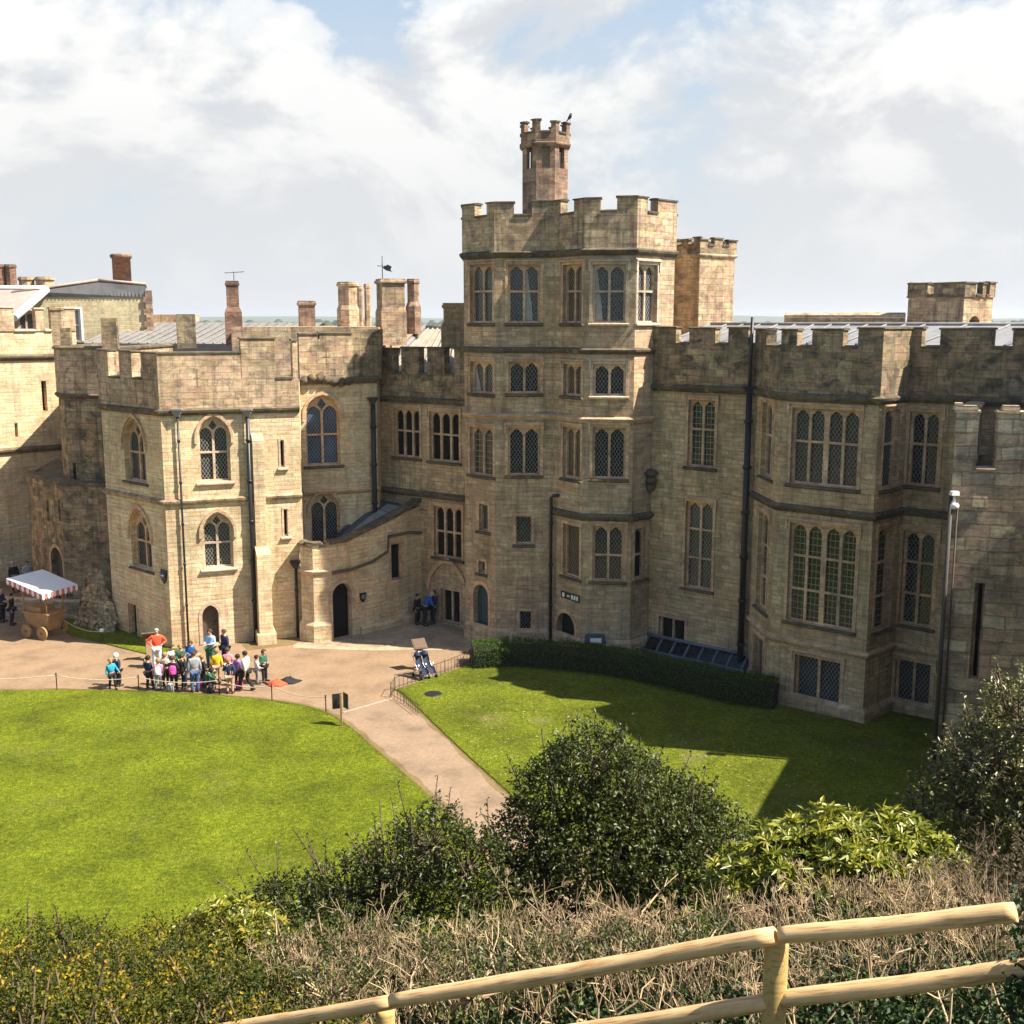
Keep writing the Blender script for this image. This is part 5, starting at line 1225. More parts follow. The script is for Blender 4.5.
# ---- bare clipped hedge along the fence: forked stems, a dense flat head of fine twigs, ivy below
def twig_hedge(name, label, n, xr, yr, topf, mat, leafy=None, nleaf=0, leafL=.05, zr=(.02, .55), fine=5, stemr=.016, cat='hedge', hgt=1.5, first=(.35, .5), tuft=0):
    A = []; B = []; ra = []; rb = []; tn = []
    tips = []
    for i in range(n):
        x, y = rng.uniform(*xr), rng.uniform(*yr); zt = topf(x, y)+rng.normal()*.03; z0 = max(mound_z(x, y)-.05, zt-hgt)
        p = np.array([x, y, z0]); d = unit(np.array([[rng.normal()*.28, rng.normal()*.25-.05, 1.0]]))[0]; H = zt-z0
        stack = [(p, d, H*rng.uniform(*first), stemr*rng.uniform(.7, 1.3), 0)]; t = rng.random()**.7
        while stack:
            p, d, l, r_, lev = stack.pop()
            q = p+d*l
            if q[2] > zt: q = p+d*l*max(.02, (zt-p[2])/max(.02, (q[2]-p[2])))
            m = (p+q)/2+rng.normal(size=3)*l*.07
            A += [p, m]; B += [m, q]; ra += [r_, r_*.88]; rb += [r_*.88, r_*.75]; tn += [t, t]
            if lev < (2 if (tuft and y < yr[0]+.4*(yr[1]-yr[0])) else 4) and q[2] < zt-.03:
                for _ in range(2 if lev < 1 else (fine if lev == 3 else 3)):
                    d2 = unit((d+rng.normal(size=3)*np.array([.62, .62, .25])+np.array([0, 0, .1]))[None])[0]
                    stack.append((q, d2, l*rng.uniform(.4, .7), max(.0022, r_*rng.uniform(.42, .58)), lev+1))
            if lev >= 2: tips.append(q)
    for _ in range(tuft):      # the year's fine growth that makes the flat head
        x, y = rng.uniform(*xr), yr[0]+(yr[1]-yr[0])*(.18+.82*rng.random()); zt = topf(x, y); z0 = zt-rng.uniform(.06, .26)
        p = np.array([x, y, z0]); t = rng.random()**1.3; d = unit((np.array([rng.normal()*.35, rng.normal()*.35, 1.0]))[None])[0]; l = (zt-z0)*rng.uniform(.8, 1.25)
        m = p+d*l*.55; A += [p, m, m]; B += [m, m+(d+rng.normal(size=3)*.3)*l*.45, m+(d+rng.normal(size=3)*.45)*l*.4]; ra += [.0034, .0024, .0024]; rb += [.0026, .0014, .0014]; tn += [t, t, t]
    A, B = np.array(A), np.array(B); root = empty(name, (float(np.mean(xr)), float(np.mean(yr)), mound_z(float(np.mean(xr)), float(np.mean(yr)))), label, cat)
    V, F, T = tube_arrays(A, B, np.array(ra), np.array(rb), np.array(tn)); npmesh('branches', V, F, T, mat, root, tuple(root.location))
    if leafy:
        x = rng.uniform(*xr, nleaf); y = rng.uniform(*yr, nleaf); f = rng.uniform(*zr, nleaf)
        pos = np.array([(a, b, (lambda z1: z1-hgt+hgt*c_)(topf(a, b))) for a, b, c_ in zip(x, y, f)])
        V, F, T = leaf_arrays(pos, unit(rng.normal(size=pos.shape))+np.array([0, -.4, .3]), leafL*(.6+.8*rng.random(nleaf)), leafL*.7)
        npmesh('ivy_leaves', V, F, T, leafy, root, tuple(root.location))
    return root
def top_main(x, y): return 10.33+.11*x+.04*math.sin(x*3.1)+.05*math.sin(x*7+y*4)-.10*(y-7.6)
twig_hedge('bare_hedge', 'flat topped leafless hedge of pale tan twigs running along behind the log fence', 185, (-2.0, 3.9), (6.9, 8.7), top_main, 'twig_tan', 'leaf_ivy', 42000, .05, (.0, .82), 7, .019, hgt=1.2, first=(.5, .66), tuft=2300)
def top_rt(x, y): return 10.30+.12*(x-4)+.08*math.sin(x*4)-.05*(y-8)
twig_hedge('heath_shrub', 'brown wiry heath shrub between the rhododendron and the right edge', 150, (3.9, 6.2), (8.2, 9.9), top_rt, 'twig_brown', 'leaf_heath', 9000, .035, (.45, .99), 4, .009, 'shrub', 1.3)
# yellow tinged evergreen hedge on the left
def lum_row(us, vt, Y, r): return [LM(u, v, y, rr) for u, v, y, rr in zip(us, vt, Y, r)]
lum = []
for _ in range(165):
    u_ = rnd.uniform(-260, 325); Y_ = rnd.uniform(6.6, 9.6); f_ = (9.6-Y_)/3.0
    v_ = 944+f_*100+rnd.uniform(-5, 14)+(10 if u_ > 240 else 0); r_ = rnd.uniform(.15, .34)
    lum.append(LM(u_, v_, Y_, (r_*1.1, r_, r_*rnd.uniform(.7, 1.1))))
bush('evergreen_hedge', 'yellow flecked small leaved evergreen hedge filling the bottom left corner', lum, 11200, 6, .036, .021, 'leaf_yellow', onmound(-3.0, 8.2), .15, .3, .4, 190, .22, 'twig_brown', 'hedge', tone_pow=1.1, clump=True)
lum = lum_row((225, 255, 200), (925, 935, 938), (9.6, 9.6, 9.8), ((.28, .3, .2), (.3, .3, .22), (.25, .3, .2)))
bush('laurel_shrub', 'small yellow and reddish leaved shrub rising above the evergreen hedge', lum, 230, 8, .10, .03, 'leaf_new', onmound(atY(228, 930, 9.6).x, 9.6), .1, .4, .6, whorl=True, cat='shrub')
lum = lum_row((300, 350, 400, 460, 330, 440, 500), (968, 958, 955, 950, 1000, 985, 965), (8.4, 8.6, 8.7, 8.8, 7.6, 8.0, 8.6), ((.33, .35, .26),)*7)+lum_row((560, 620, 700, 470), (975, 968, 955, 1000), (7.6, 7.8, 7.9, 7.3), ((.28, .3, .2),)*4)
bush('evergreen_shrub', 'dull olive evergreen shrub threaded through the left end of the bare hedge', lum, 1700, 6, .04, .024, 'leaf_holly', onmound(-1.2, 8.2), .16, .5, .4, 40, .2, 'twig_tan', 'shrub', tone_pow=1.2)
lum = [LM(1034, 925, 4.9, (.10, .1, .12)), LM(1036, 975, 4.7, (.10, .1, .14)), LM(1036, 1020, 4.6, (.11, .1, .14))]
bush('ivy_clump', 'dark ivy growing over the fence end at the right edge', lum, 130, 6, .04, .03, 'leaf_ivy', (atY(1034, 1000, 4.8).x, 4.8, 11.6), .08, .5, .3, cat='ivy')
# dark undergrowth on the bank so no bare soil shows
nb = 42000; x = rng.uniform(-16, 11, nb); y = rng.uniform(6.2, 25, nb); pos = np.array([(a, b, mound_z(a, b)+abs(rng.normal())*.16) for a, b in zip(x, y)])
V, F, T = leaf_arrays(pos, unit(rng.normal(size=pos.shape))+np.array([0, -.2, .6]), .09*(.6+.8*rng.random(nb)), .06)
tag(npmesh('undergrowth', V, F, T, 'leaf_ivy'), kind='stuff')

leafmat('leaf_grass', [(0, (.09, .125, .004)), (.5, (.15, .18, .006)), (.85, (.23, .235, .014)), (1, (.30, .26, .06))], .6, .3, .2)
gp_ = []
for poly, (x0, x1, y0, y1), n_ in ((LAWN_L, (-24, 1, 24, 45), 110000), (LAWN_R, (-6, 17, 24, 50), 70000)):
    y = y0+(y1-y0)*rng.random(n_)**1.25; x = rng.uniform(x0, x1, n_); k = in_poly(poly, x, y); gp_.append(np.stack([x[k], y[k], np.full(k.sum(), .045)], 1))
for edge, n_ in ((left_edge, 9000), (right_edge, 6000)):
    E_ = np.array([tuple(p) for p in edge]); k = rng.integers(0, len(E_)-1, n_); f = rng.random(n_)[:, None]; p = E_[k]*(1-f)+E_[k+1]*f; p[:, :2] += rng.normal(size=(n_, 2))*.035; p[:, 2] = .03; gp_.append(p)
pos = np.concatenate(gp_); nb = len(pos)
V, F, T = leaf_arrays(pos, rng.normal(size=pos.shape)*np.array([.55, .55, .1])+np.array([0, 0, 1.0]), (.04)*(.5+.8*rng.random(nb)), .012, .2, droop=.3)
tag(npmesh('grass', V, F, T, 'leaf_grass'), kind='stuff')

# ---- log fence
def wood(name, c0, c1):
    t = NT(name); tc = t.new('ShaderNodeTexCoord'); o = tc.outputs['Object']
    n1 = t.noise(t.scale(o, (1.0, 14, 14)), 4.0, 6, .65); n2 = t.noise(o, 2.4, 4, .6)
    v = t.new('ShaderNodeTexVoronoi'); v.inputs['Scale'].default_value = 4.6; t.lk(o, v.inputs['Vector'])
    c = t.ramp(n1.outputs['Fac'], [(.36, c0), (.5, c1)]).outputs['Color']
    c = t.mix(c, t.ramp(n2.outputs['Fac'], [(.3, .78), (.6, 1.1)]).outputs['Color'], 1.0, 'MULTIPLY')
    kn = t.ramp(v.outputs['Distance'], [(.07, 1.0), (.15, 0.0)]).outputs['Color']
    c = t.mix(c, (.16, .085, .035), t.math('MULTIPLY', kn, .75)); t.lk(c, t.b.inputs['Base Color'])
    t.b.inputs['Roughness'].default_value = .7; t.b.inputs['Specular IOR Level'].default_value = .25; t.bump(n1.outputs['Fac'], .25, .01); return t.m
wood('rail_wood', (.40, .215, .08), (.66, .44, .215)); wood('post_wood', (.32, .20, .065), (.46, .31, .115)); wood('cart_wood', (.22, .125, .05), (.34, .205, .09))
fence = empty('log_fence', (1.6, 5.2, 11.0), 'pale round log fence with two rails across the bottom right corner', 'fence')
def rail(pts, r, nm='rail'):
    """one straight pole; the object lies along its own X axis so that the grain runs with it"""
    a, b = Vector(pts[0]), Vector(pts[1]); L = (b-a).length; mb = MB(); k = 26; q = []; rs = []
    sd = a.x*3+b.z
    for j in range(k+1):
        f = j/k; q.append((L*f, .003*math.sin(f*5+sd), .004*math.sin(f*7+sd*2))); rs.append(r*(1+.035*math.sin(f*11+sd)+.02*math.sin(f*29+sd)))
    rs[0] *= .93; rs[-1] *= .93
    mb.tube(q, rs, 16); o = mb.build(nm, MAT['rail_wood'], fence, local=True)
    d = (b-a).normalized(); o.rotation_mode = 'QUATERNION'; o.rotation_quaternion = d.to_track_quat('X', 'Z'); o.location = a-Vector(fence.location); return o
a, b, c_, d_ = atY(215, 1032, 6.9), atY(388, 1000, 6.15), atY(778, 936.5, 5.2), atY(1016, 913, 4.75)
b2 = atY(395, 1001, 6.1)
rail([a+(a-b2)*.7, a.lerp(b2, .985)], .044); rail([atY(392, 1001.5, 6.12), c_+Vector((-.012, 0, 0))], .045); rail([c_+Vector((.012, 0, .004)), d_], .045)
e_, f_, h_ = atY(590, 1030, 5.7), atY(778, 1000, 5.24), atY(1040, 967, 4.72)
rail([e_+(e_-f_)*1.6, f_], .045); rail([f_+Vector((.02, 0, .003)), h_], .045)
def post(p, r):
    mb = MB(); p = Vector(p); mb.lathe((p.x, p.y, p.z-1.45), [(r, 0), (r*1.02, .6), (r*.98, 1.38), (r*.9, 1.41)], 16); return mb.build('post', MAT['post_wood'], fence)
post(c_+Vector((.01, .06, 0)), .062); post(atY(384, 1004, 6.2)+Vector((0, .05, -.02)), .06)
# ------------------------------------------------------------------ people
for nm, c_, rg in (('skin', (.50, .29, .19), .55), ('hair_brown', (.06, .035, .02), .6), ('hair_blond', (.27, .165, .07), .6), ('hair_dark', (.015, .011, .009), .55), ('hair_grey', (.35, .33, .30), .6), ('shoe_black', (.02, .02, .022), .5),
                  ('cloth_black', (.018, .018, .021), .8), ('cloth_navy', (.018, .027, .07), .8), ('cloth_blue', (.02, .11, .40), .75), ('cloth_teal', (.03, .33, .50), .75), ('cloth_jeans', (.05, .10, .22), .85), ('cloth_red', (.70, .085, .035), .75),
                  ('cloth_yellow', (.80, .50, .02), .75), ('cloth_white', (.70, .68, .66), .8), ('cloth_cream', (.60, .53, .44), .8), ('cloth_grey', (.28, .29, .30), .8), ('cloth_pink', (.75, .22, .33), .75), ('cloth_hotpink', (.80, .07, .30), .7),
                  ('cloth_paleblue', (.30, .47, .68), .8), ('cloth_green', (.03, .12, .07), .8), ('cloth_purple', (.32, .14, .42), .8), ('cloth_pale', (.52, .56, .64), .8), ('cloth_tan', (.36, .25, .15), .8)):
    plain(nm, c_, rg, var=.16, vscale=14, spec=.25)

J0 = dict(pel=(0, 0, .93, .125), spi=(0, .005, 1.10, .118), che=(0, .01, 1.29, .135), nec=(0, .01, 1.465, .052), hb=(0, -.005, 1.55, .072), hm=(0, -.012, 1.625, .088), ht=(0, 0, 1.69, .06), nose=(0, -.108, 1.612, .014),
          shL=(.165, .01, 1.395, .062), elL=(.215, .03, 1.12, .043), wrL=(.225, -.03, .885, .028), haL=(.225, -.05, .80, .03), hiL=(.09, 0, .885, .088), knL=(.10, -.02, .49, .058), anL=(.105, .025, .085, .040), toL=(.12, -.125, .04, .036))
def joints(**mv):
    J = {k: list(v) for k, v in J0.items()}
    for k in list(J):
        if k.endswith('L'): J[k[:-1]+'R'] = [-J[k][0]]+J[k][1:]
    for k, v in mv.items(): J[k] = list(v)+[J[k][3]] if len(v) == 3 else list(v)
    return J
EDG = [('pel', 'spi'), ('spi', 'che'), ('che', 'nec'), ('nec', 'hb'), ('hb', 'hm'), ('hm', 'ht'), ('hm', 'nose')]+[e for s in 'LR' for e in (('che', 'sh'+s), ('sh'+s, 'el'+s), ('el'+s, 'wr'+s), ('wr'+s, 'ha'+s), ('pel', 'hi'+s), ('hi'+s, 'kn'+s), ('kn'+s, 'an'+s), ('an'+s, 'to'+s))]
def skin_mesh(name, J, edges, root, k=1.0, add=0.0, sub=1, mat='skin', short=()):
    used = [root]+sorted({a for e in edges for a in e if a != root}); ix = {a: i for i, a in enumerate(used)}
    me = bpy.data.meshes.new('tmp'); me.from_pydata([J[a][:3] for a in used], [(ix[a], ix[b]) for a, b in edges], [])
    ob = bpy.data.objects.new('tmp', me); COL.objects.link(ob)
    ob.modifiers.new('Skin', 'SKIN'); sd = me.skin_vertices[0].data
    for a in used:
        r_ = J[a][3]*k+add; fl = .74 if a in ('pel', 'spi', 'che') else 1.0
        sd[ix[a]].radius = (r_*(1.28 if fl < 1 else 1), r_*(fl if fl < 1 else 1)); sd[ix[a]].use_root = (a == root)
    m = ob.modifiers.new('Sub', 'SUBSURF'); m.levels = sub; m.render_levels = sub
    dg = bpy.context.evaluated_depsgraph_get(); out = bpy.data.meshes.new_from_object(ob.evaluated_get(dg)); out.name = name
    bpy.data.objects.remove(ob); out.materials.clear(); out.materials.append(MAT[mat])
    for p in out.polygons: p.use_smooth = True
    return out
def template(J, child=False, skirt=False):
    if child:
        for a in ('hb', 'hm', 'ht', 'nose'):
            J[a] = [J[a][0]*1.3, J[a][1]*1.3, 1.48+(J[a][2]-1.48)*1.28, J[a][3]*1.3]
    parts = []
    body = skin_mesh('body', J, EDG, 'pel')
    # five fingers on each hand, rooted inside the palm and curled a little
    V = [tuple(v.co) for v in body.vertices]; F = [tuple(p.vertices) for p in body.polygons]; mb = MB()
    for s, sg in (('L', 1), ('R', -1)):
        h = Vector(J['ha'+s][:3]); d = (h-Vector(J['wr'+s][:3])).normalized(); fw = Vector((0, -1, 0)) if abs(d.y) < .8 else Vector((0, 0, 1)); sd_ = d.cross(fw).normalized()
        for q, ln in ((-.9, .058), (-.3, .07), (.3, .066), (.9, .05)):
            b = h+d*.02+fw*q*.022; mb.tube([b, b+d*ln*.55-sd_*sg*.004, b+d*ln*.95-sd_*sg*.018], [.0085, .008, .006], 5)
        mb.tube([h-d*.02+fw*.02, h+d*.012+fw*.045, h+d*.04+fw*.05], [.011, .009, .007], 5)
    i0 = len(V); V += [tuple(p) for p in mb.v]; F += [tuple(i+i0 for i in f) for f in mb.f]
    b2 = bpy.data.meshes.new('body'); b2.from_pydata(V, [], F); b2.materials.append(MAT['skin'])
    for p in b2.polygons: p.use_smooth = True
    parts.append(('body', b2))
    Jc = {k: list(v) for k, v in J.items()}
    for s in 'LR': Jc['ha'+s] = [*(Vector(J['wr'+s][:3])*.93+Vector(J['el'+s][:3])*.07), .036]
    Jc['nec'] = [J['nec'][0], J['nec'][1], J['nec'][2]-.04, .075]
    je = [('pel', 'spi'), ('spi', 'che'), ('che', 'nec')]+[e for s in 'LR' for e in (('che', 'sh'+s), ('sh'+s, 'el'+s), ('el'+s, 'ha'+s))]
    parts.append(('jacket', skin_mesh('jacket', Jc, je, 'che', 1.12, .012, mat='cloth_navy')))
    te = [e for s in 'LR' for e in (('pel', 'hi'+s), ('hi'+s, 'kn'+s), ('kn'+s, 'an'+s))]
    Jt = {k: list(v) for k, v in J.items()}
    parts.append(('trousers', skin_mesh('trousers', Jt, te, 'pel', 1.1, .014, mat='cloth_black')))
    sh = MB()
    for s in 'LR':
        a, t_ = Vector(J['an'+s][:3]), Vector(J['to'+s][:3]); d = (t_-a); d.z = 0; d.normalize()
        sh.tube([a-d*.06+Vector((0, 0, -.03)), a+Vector((0, 0, -.025)), t_+Vector((0, 0, .005)), t_+d*.05], [.035, .05, .047, .025], 8)
    hr = MB(); c = Vector(J['hm'][:3]); r_ = J['hm'][3]*1.13
    for_ = []
    for j in range(7):
        ph = math.pi*.62*j/6; row = []
        for k in range(12):
            th = 2*math.pi*k/12; front = max(0, -math.sin(th))
            p2 = ph*(1-.42*front); row.append(c+Vector((r_*math.sin(p2)*math.cos(th), r_*1.06*math.sin(p2)*math.sin(th)+.012, r_*1.12*math.cos(p2)+.012)))
        for_.append(row)
    hr.grid(for_, True)
    for nm, m_, mt in (('shoes', sh, 'shoe_black'), ('hair', hr, 'hair_brown')):
        me = bpy.data.meshes.new(nm); me.from_pydata([tuple(p) for p in m_.v], [], m_.f); me.materials.append(MAT[mt])
        for p in me.polygons: p.use_smooth = True
        parts.append((nm, me))
    return parts
POSE = {}
def pose(n, child=False, **mv): POSE[n] = template(joints(**mv), child)
pose('stand'); pose('kid', True)
pose('hip', elL=(.36, .06, 1.17), wrL=(.20, -.07, 1.04), haL=(.15, -.10, 1.0), elR=(-.36, .06, 1.17), wrR=(-.20, -.07, 1.04), haR=(-.15, -.10, 1.0))
pose('hold', elL=(.21, 0, 1.13), wrL=(.13, -.22, 1.12), haL=(.08, -.29, 1.14), elR=(-.21, 0, 1.13), wrR=(-.13, -.22, 1.12), haR=(-.08, -.29, 1.14))
pose('kidhold', True, elL=(.21, 0, 1.13), wrL=(.13, -.22, 1.12), haL=(.08, -.29, 1.14), elR=(-.21, 0, 1.13), wrR=(-.15, -.2, 1.0), haR=(-.12, -.27, .98))
pose('walk', knL=(.10, -.17, .51), anL=(.105, -.20, .10), toL=(.12, -.34, .07), knR=(-.10, .0, .49), anR=(-.105, .26, .12), toR=(-.12, .14, .05), elL=(.21, .12, 1.14), wrL=(.22, .13, .90), haL=(.22, .12, .82), elR=(-.21, -.06, 1.13), wrR=(-.2, -.22, .96), haR=(-.2, -.28, .90))
pose('kidwalk', True, knL=(.10, -.13, .50), anL=(.105, -.14, .09), toL=(.12, -.28, .06), anR=(-.105, .18, .1), toR=(-.12, .06, .05), elL=(.26, .03, 1.14), wrL=(.36, -.06, .95), haL=(.38, -.1, .88))
pose('lean', spi=(0, -.06, 1.09), che=(0, -.17, 1.25), nec=(0, -.25, 1.40), hb=(0, -.30, 1.46), hm=(0, -.34, 1.52), ht=(0, -.37, 1.58), nose=(0, -.44, 1.48), shL=(.165, -.2, 1.34), elL=(.2, -.26, 1.08), wrL=(.17, -.42, .92), haL=(.15, -.49, .88), shR=(-.165, -.2, 1.34), elR=(-.2, -.26, 1.08), wrR=(-.17, -.42, .92), haR=(-.15, -.49, .88))
pose('crouch', True, pel=(0, .1, .42), spi=(0, .08, .58), che=(0, .0, .74), nec=(0, -.05, .90), hb=(0, -.08, .97), hm=(0, -.10, 1.06), ht=(0, -.1, 1.15), nose=(0, -.24, 1.04), shL=(.165, -.02, .83), elL=(.22, -.16, .62), wrL=(.15, -.32, .52), haL=(.12, -.38, .48), shR=(-.165, -.02, .83), elR=(-.22, -.16, .62), wrR=(-.15, -.32, .52), haR=(-.12, -.38, .48),
     hiL=(.1, .08, .38), knL=(.17, -.27, .46), anL=(.14, .0, .09), toL=(.16, -.15, .04), hiR=(-.1, .08, .38), knR=(-.17, -.27, .46), anR=(-.14, .0, .09), toR=(-.16, -.15, .04))
pose('kidpoint', True, elL=(.33, -.10, 1.22), wrL=(.40, -.33, 1.30), haL=(.42, -.42, 1.33), elR=(-.23, .06, 1.13), wrR=(-.17, -.16, 1.02), haR=(-.13, -.22, 1.0), hm=(.02, -.03, 1.62))
pose('kidturn', True, che=(.03, .0, 1.29), nec=(.03, .0, 1.46), hb=(.04, -.02, 1.55), hm=(.05, -.04, 1.62), ht=(.05, -.03, 1.69), nose=(.08, -.14, 1.6), elL=(.27, .04, 1.14), wrL=(.17, -.13, 1.22), haL=(.12, -.18, 1.28), elR=(-.25, .1, 1.13), wrR=(-.2, .12, .93), haR=(-.18, .13, .86), knL=(.12, -.09, .49), toL=(.16, -.14, .04), pel=(-.02, 0, .93))
pose('kidlook', True, hm=(0, -.05, 1.60), ht=(0, -.06, 1.67), nose=(0, -.14, 1.56), elL=(.2, .0, 1.12), wrL=(.1, -.17, 1.06), haL=(.05, -.22, 1.05), elR=(-.2, .0, 1.12), wrR=(-.1, -.19, 1.1), haR=(-.05, -.25, 1.1), hiL=(.11, 0, .885), anL=(.16, .03, .085), toL=(.2, -.11, .04), anR=(-.12, -.05, .085), toR=(-.15, -.2, .04), knR=(-.11, -.06, .49))
PROTO = {}
def person(ps, p, rz, h, label, jacket, trousers, hair='hair_brown', group=None, shoes='shoe_black', legs_bare=False):
    """copies of one figure per pose share their meshes; clothes are coloured per object"""
    r_ = empty('person', (p[0], p[1], p[2] if len(p) > 2 else 0), label, 'person', group, rz); s = h/1.72; r_.scale = (s*1.13, s*1.13, s*1.02); r_.rotation_euler.x = rnd.uniform(-.05, .06); r_.rotation_euler.y = rnd.uniform(-.05, .05)
    for nm, me in POSE[ps]:
        if (ps, nm) not in PROTO:
            o = bpy.data.objects.new(nm, me); PROTO[(ps, nm)] = o
        else: o = PROTO[(ps, nm)].copy()
        COL.objects.link(o); o.parent = r_
        mt = dict(jacket=jacket, trousers=trousers, hair=hair, shoes=shoes).get(nm)
        if mt: o.material_slots[0].link = 'OBJECT'; o.material_slots[0].material = MAT[mt]
    return r_
def backpack(p, rz, z, s, mat, label, group=None):
    mb = MB(); rows = []
    for zz, f in ((0, .75), (.03, 1), (.2, 1.02), (.32, .92), (.38, .6)):
        rows.append([(math.copysign(abs(math.cos(a))**.6, math.cos(a))*.15*f, math.copysign(abs(math.sin(a))**.6, math.sin(a))*.085*f, zz) for a in [2*math.pi*k/12 for k in range(12)]])
    mb.grid(rows, True, 0, True, True)
    r_ = empty('backpack', (p[0], p[1], z), label, 'bag', group, rz); r_.scale = (s, s, s)
    mb.build('bag_body', MAT[mat], r_, local=True)
    m2 = MB(); rows = [[(x*f, .085+y, zz) for x, y in ((-.11, 0), (-.1, .035), (.1, .035), (.11, 0))] for zz, f in ((.04, 1), (.10, 1.02), (.17, .95), (.19, .7))]; m2.grid(rows, False); m2.build('pocket', MAT[mat], r_, local=True)
    m3 = MB()
    for sx in (-.09, .09): m3.tube([(sx, -.06, .34), (sx, -.13, .36), (sx, -.17, .25), (sx, -.14, .1), (sx, -.07, .05)], .014, 5)
    m3.build('strap', MAT['cloth_black'], r_, local=True); return r_
G1 = 'school party gathered by the rope'
def P(u, v): return gnd(u, v)
def face(deg): return R(deg)      # 0 looks towards the viewpoint, 90 to the right of the picture
people = [
 ('kidwalk', 113, 689, 35, 1.27, 'child in a turquoise jacket standing apart to the left of the school party', 'cloth_teal', 'cloth_black', 'hair_blond'),
 ('kidturn', 119, 686, 150, 1.34, 'child in a dark jacket and pale cap right behind the child in turquoise', 'cloth_navy', 'cloth_black', 'cloth_white'),
 ('hip', 157, 668, 20, 1.72, 'adult in a bright red top with hands on hips behind the school party', 'cloth_red', 'cloth_pale', 'hair_grey'),
 ('kidlook', 150.5, 689, 160, 1.36, 'child in navy with dark hair at the left end of the school party', 'cloth_navy', 'cloth_black', 'hair_dark'),
 ('kid', 158.5, 690.5, 200, 1.30, 'child in a white and pink top in front of the adult in red', 'cloth_pink', 'cloth_grey', 'hair_blond'),
 ('kidhold', 166, 686, 170, 1.36, 'blond child in cream just left of the child with the pink backpack', 'cloth_cream', 'cloth_black', 'hair_blond'),
 ('kidpoint', 174.5, 690.5, 185, 1.40, 'child in a black coat wearing a bright pink backpack', 'cloth_black', 'cloth_black', 'hair_brown'),
 ('kidturn', 184.5, 688.5, 150, 1.38, 'child in black standing right of the pink backpack', 'cloth_black', 'cloth_navy', 'hair_brown'),
 ('stand', 195.5, 692, 205, 1.68, 'adult in a grey jacket and blue jeans in front of the school party', 'cloth_grey', 'cloth_jeans', 'hair_brown'),
 ('kid', 203, 687, 140, 1.32, 'child in a black top behind the adult in grey and jeans', 'cloth_black', 'cloth_black', 'hair_blond'),
 ('crouch', 209, 690, 100, 1.5, 'child in dark green crouching beside the adult in jeans', 'cloth_green', 'cloth_black', 'hair_dark'),
 ('kidlook', 190.5, 672, 10, 1.36, 'child in a royal blue coat at the back of the school party', 'cloth_blue', 'cloth_navy', 'hair_brown'),
 ('kidhold', 181, 676, 30, 1.34, 'blond child in dark green at the back left of the party', 'cloth_green', 'cloth_black', 'hair_blond'),
 ('kidturn', 173, 677, 60, 1.34, 'child in a white shirt at the back, left of the child in green', 'cloth_white', 'cloth_grey', 'hair_brown'),
 ('hold', 210.5, 668, 340, 1.70, 'adult in a pale blue shirt near the small arched door', 'cloth_paleblue', 'cloth_green', 'hair_brown'),
 ('stand', 226, 666, 315, 1.66, 'adult in a navy jacket right of the adult in pale blue', 'cloth_navy', 'cloth_navy', 'hair_brown'),
 ('kidlook', 199, 680, 200, 1.34, 'child in a tan top in the middle of the party', 'cloth_tan', 'cloth_black', 'hair_blond'),
 ('kid', 217.5, 683.5, 190, 1.42, 'child in a bright yellow jacket', 'cloth_yellow', 'cloth_tan', 'hair_blond'),
 ('kidpoint', 228, 681, 195, 1.36, 'child in a pink top behind the child in the dark skirted coat', 'cloth_pink', 'cloth_white', 'hair_brown'),
 ('kidturn', 230.5, 693.5, 180, 1.44, 'blond child in a navy coat and bare legs at the front of the party', 'cloth_navy', 'skin', 'hair_blond'),
 ('kid', 238, 686, 160, 1.28, 'small child in purple left of the adult in the cream coat', 'cloth_purple', 'cloth_black', 'hair_dark'),
 ('walk', 246.5, 691, 250, 1.68, 'adult in a cream coat walking at the right end of the party', 'cloth_cream', 'cloth_black', 'hair_dark'),
 ('kidhold', 257.5, 684, 120, 1.18, 'small child in white between the cream coat and the last child', 'cloth_white', 'cloth_grey', 'hair_dark'),
 ('kidlook', 264.5, 682, 60, 1.36, 'last child on the right, in dark green and pink', 'cloth_green', 'cloth_black', 'hair_brown')]
for ps, u, v, a, h, lab, j, tr_, hr in people: person(ps, P(u, v), face(a), h, lab, j, tr_, hr, G1)
G2 = 'visitors in the shade of the stair'
for ps, u, v, a, h, lab, j, tr_, hr in (('stand', 417.5, 624.5, 60, 1.55, 'visitor in black at the foot of the stair wall, leftmost of three', 'cloth_black', 'cloth_black', 'hair_dark'),
                                         ('lean', 424.5, 626, 110, 1.8, 'visitor in a blue jacket bending down in the shaded corner', 'cloth_blue', 'cloth_black', 'hair_grey'),
                                         ('hold', 432.5, 624, 300, 1.7, 'visitor in dark clothes beside the low doorway, rightmost of three', 'cloth_navy', 'cloth_black', 'hair_brown')):
    person(ps, P(u, v), face(a), h, lab, j, tr_, hr, G2)
G3 = 'visitors around the wooden cart'
for ps, u, v, a, h, lab, j, tr_, hr in (('hold', 3, 622, 80, 1.68, 'visitor in navy at the left edge beside the wooden cart', 'cloth_navy', 'cloth_black', 'hair_grey'),
                                         ('stand', 12, 625, 100, 1.6, 'visitor in black nearest the wooden cart', 'cloth_black', 'cloth_navy', 'hair_dark'),
                                         ('stand', 16, 592, 40, 1.7, 'visitor with a dark top behind the cart canopy, left of a pair', 'cloth_black', 'cloth_black', 'hair_grey'),
                                         ('hold', 28, 592, 30, 1.72, 'visitor in a pale grey top behind the cart canopy, right of a pair', 'cloth_grey', 'cloth_navy', 'hair_brown')):
    person(ps, P(u, v), face(a), h, lab, j, tr_, hr, G3)
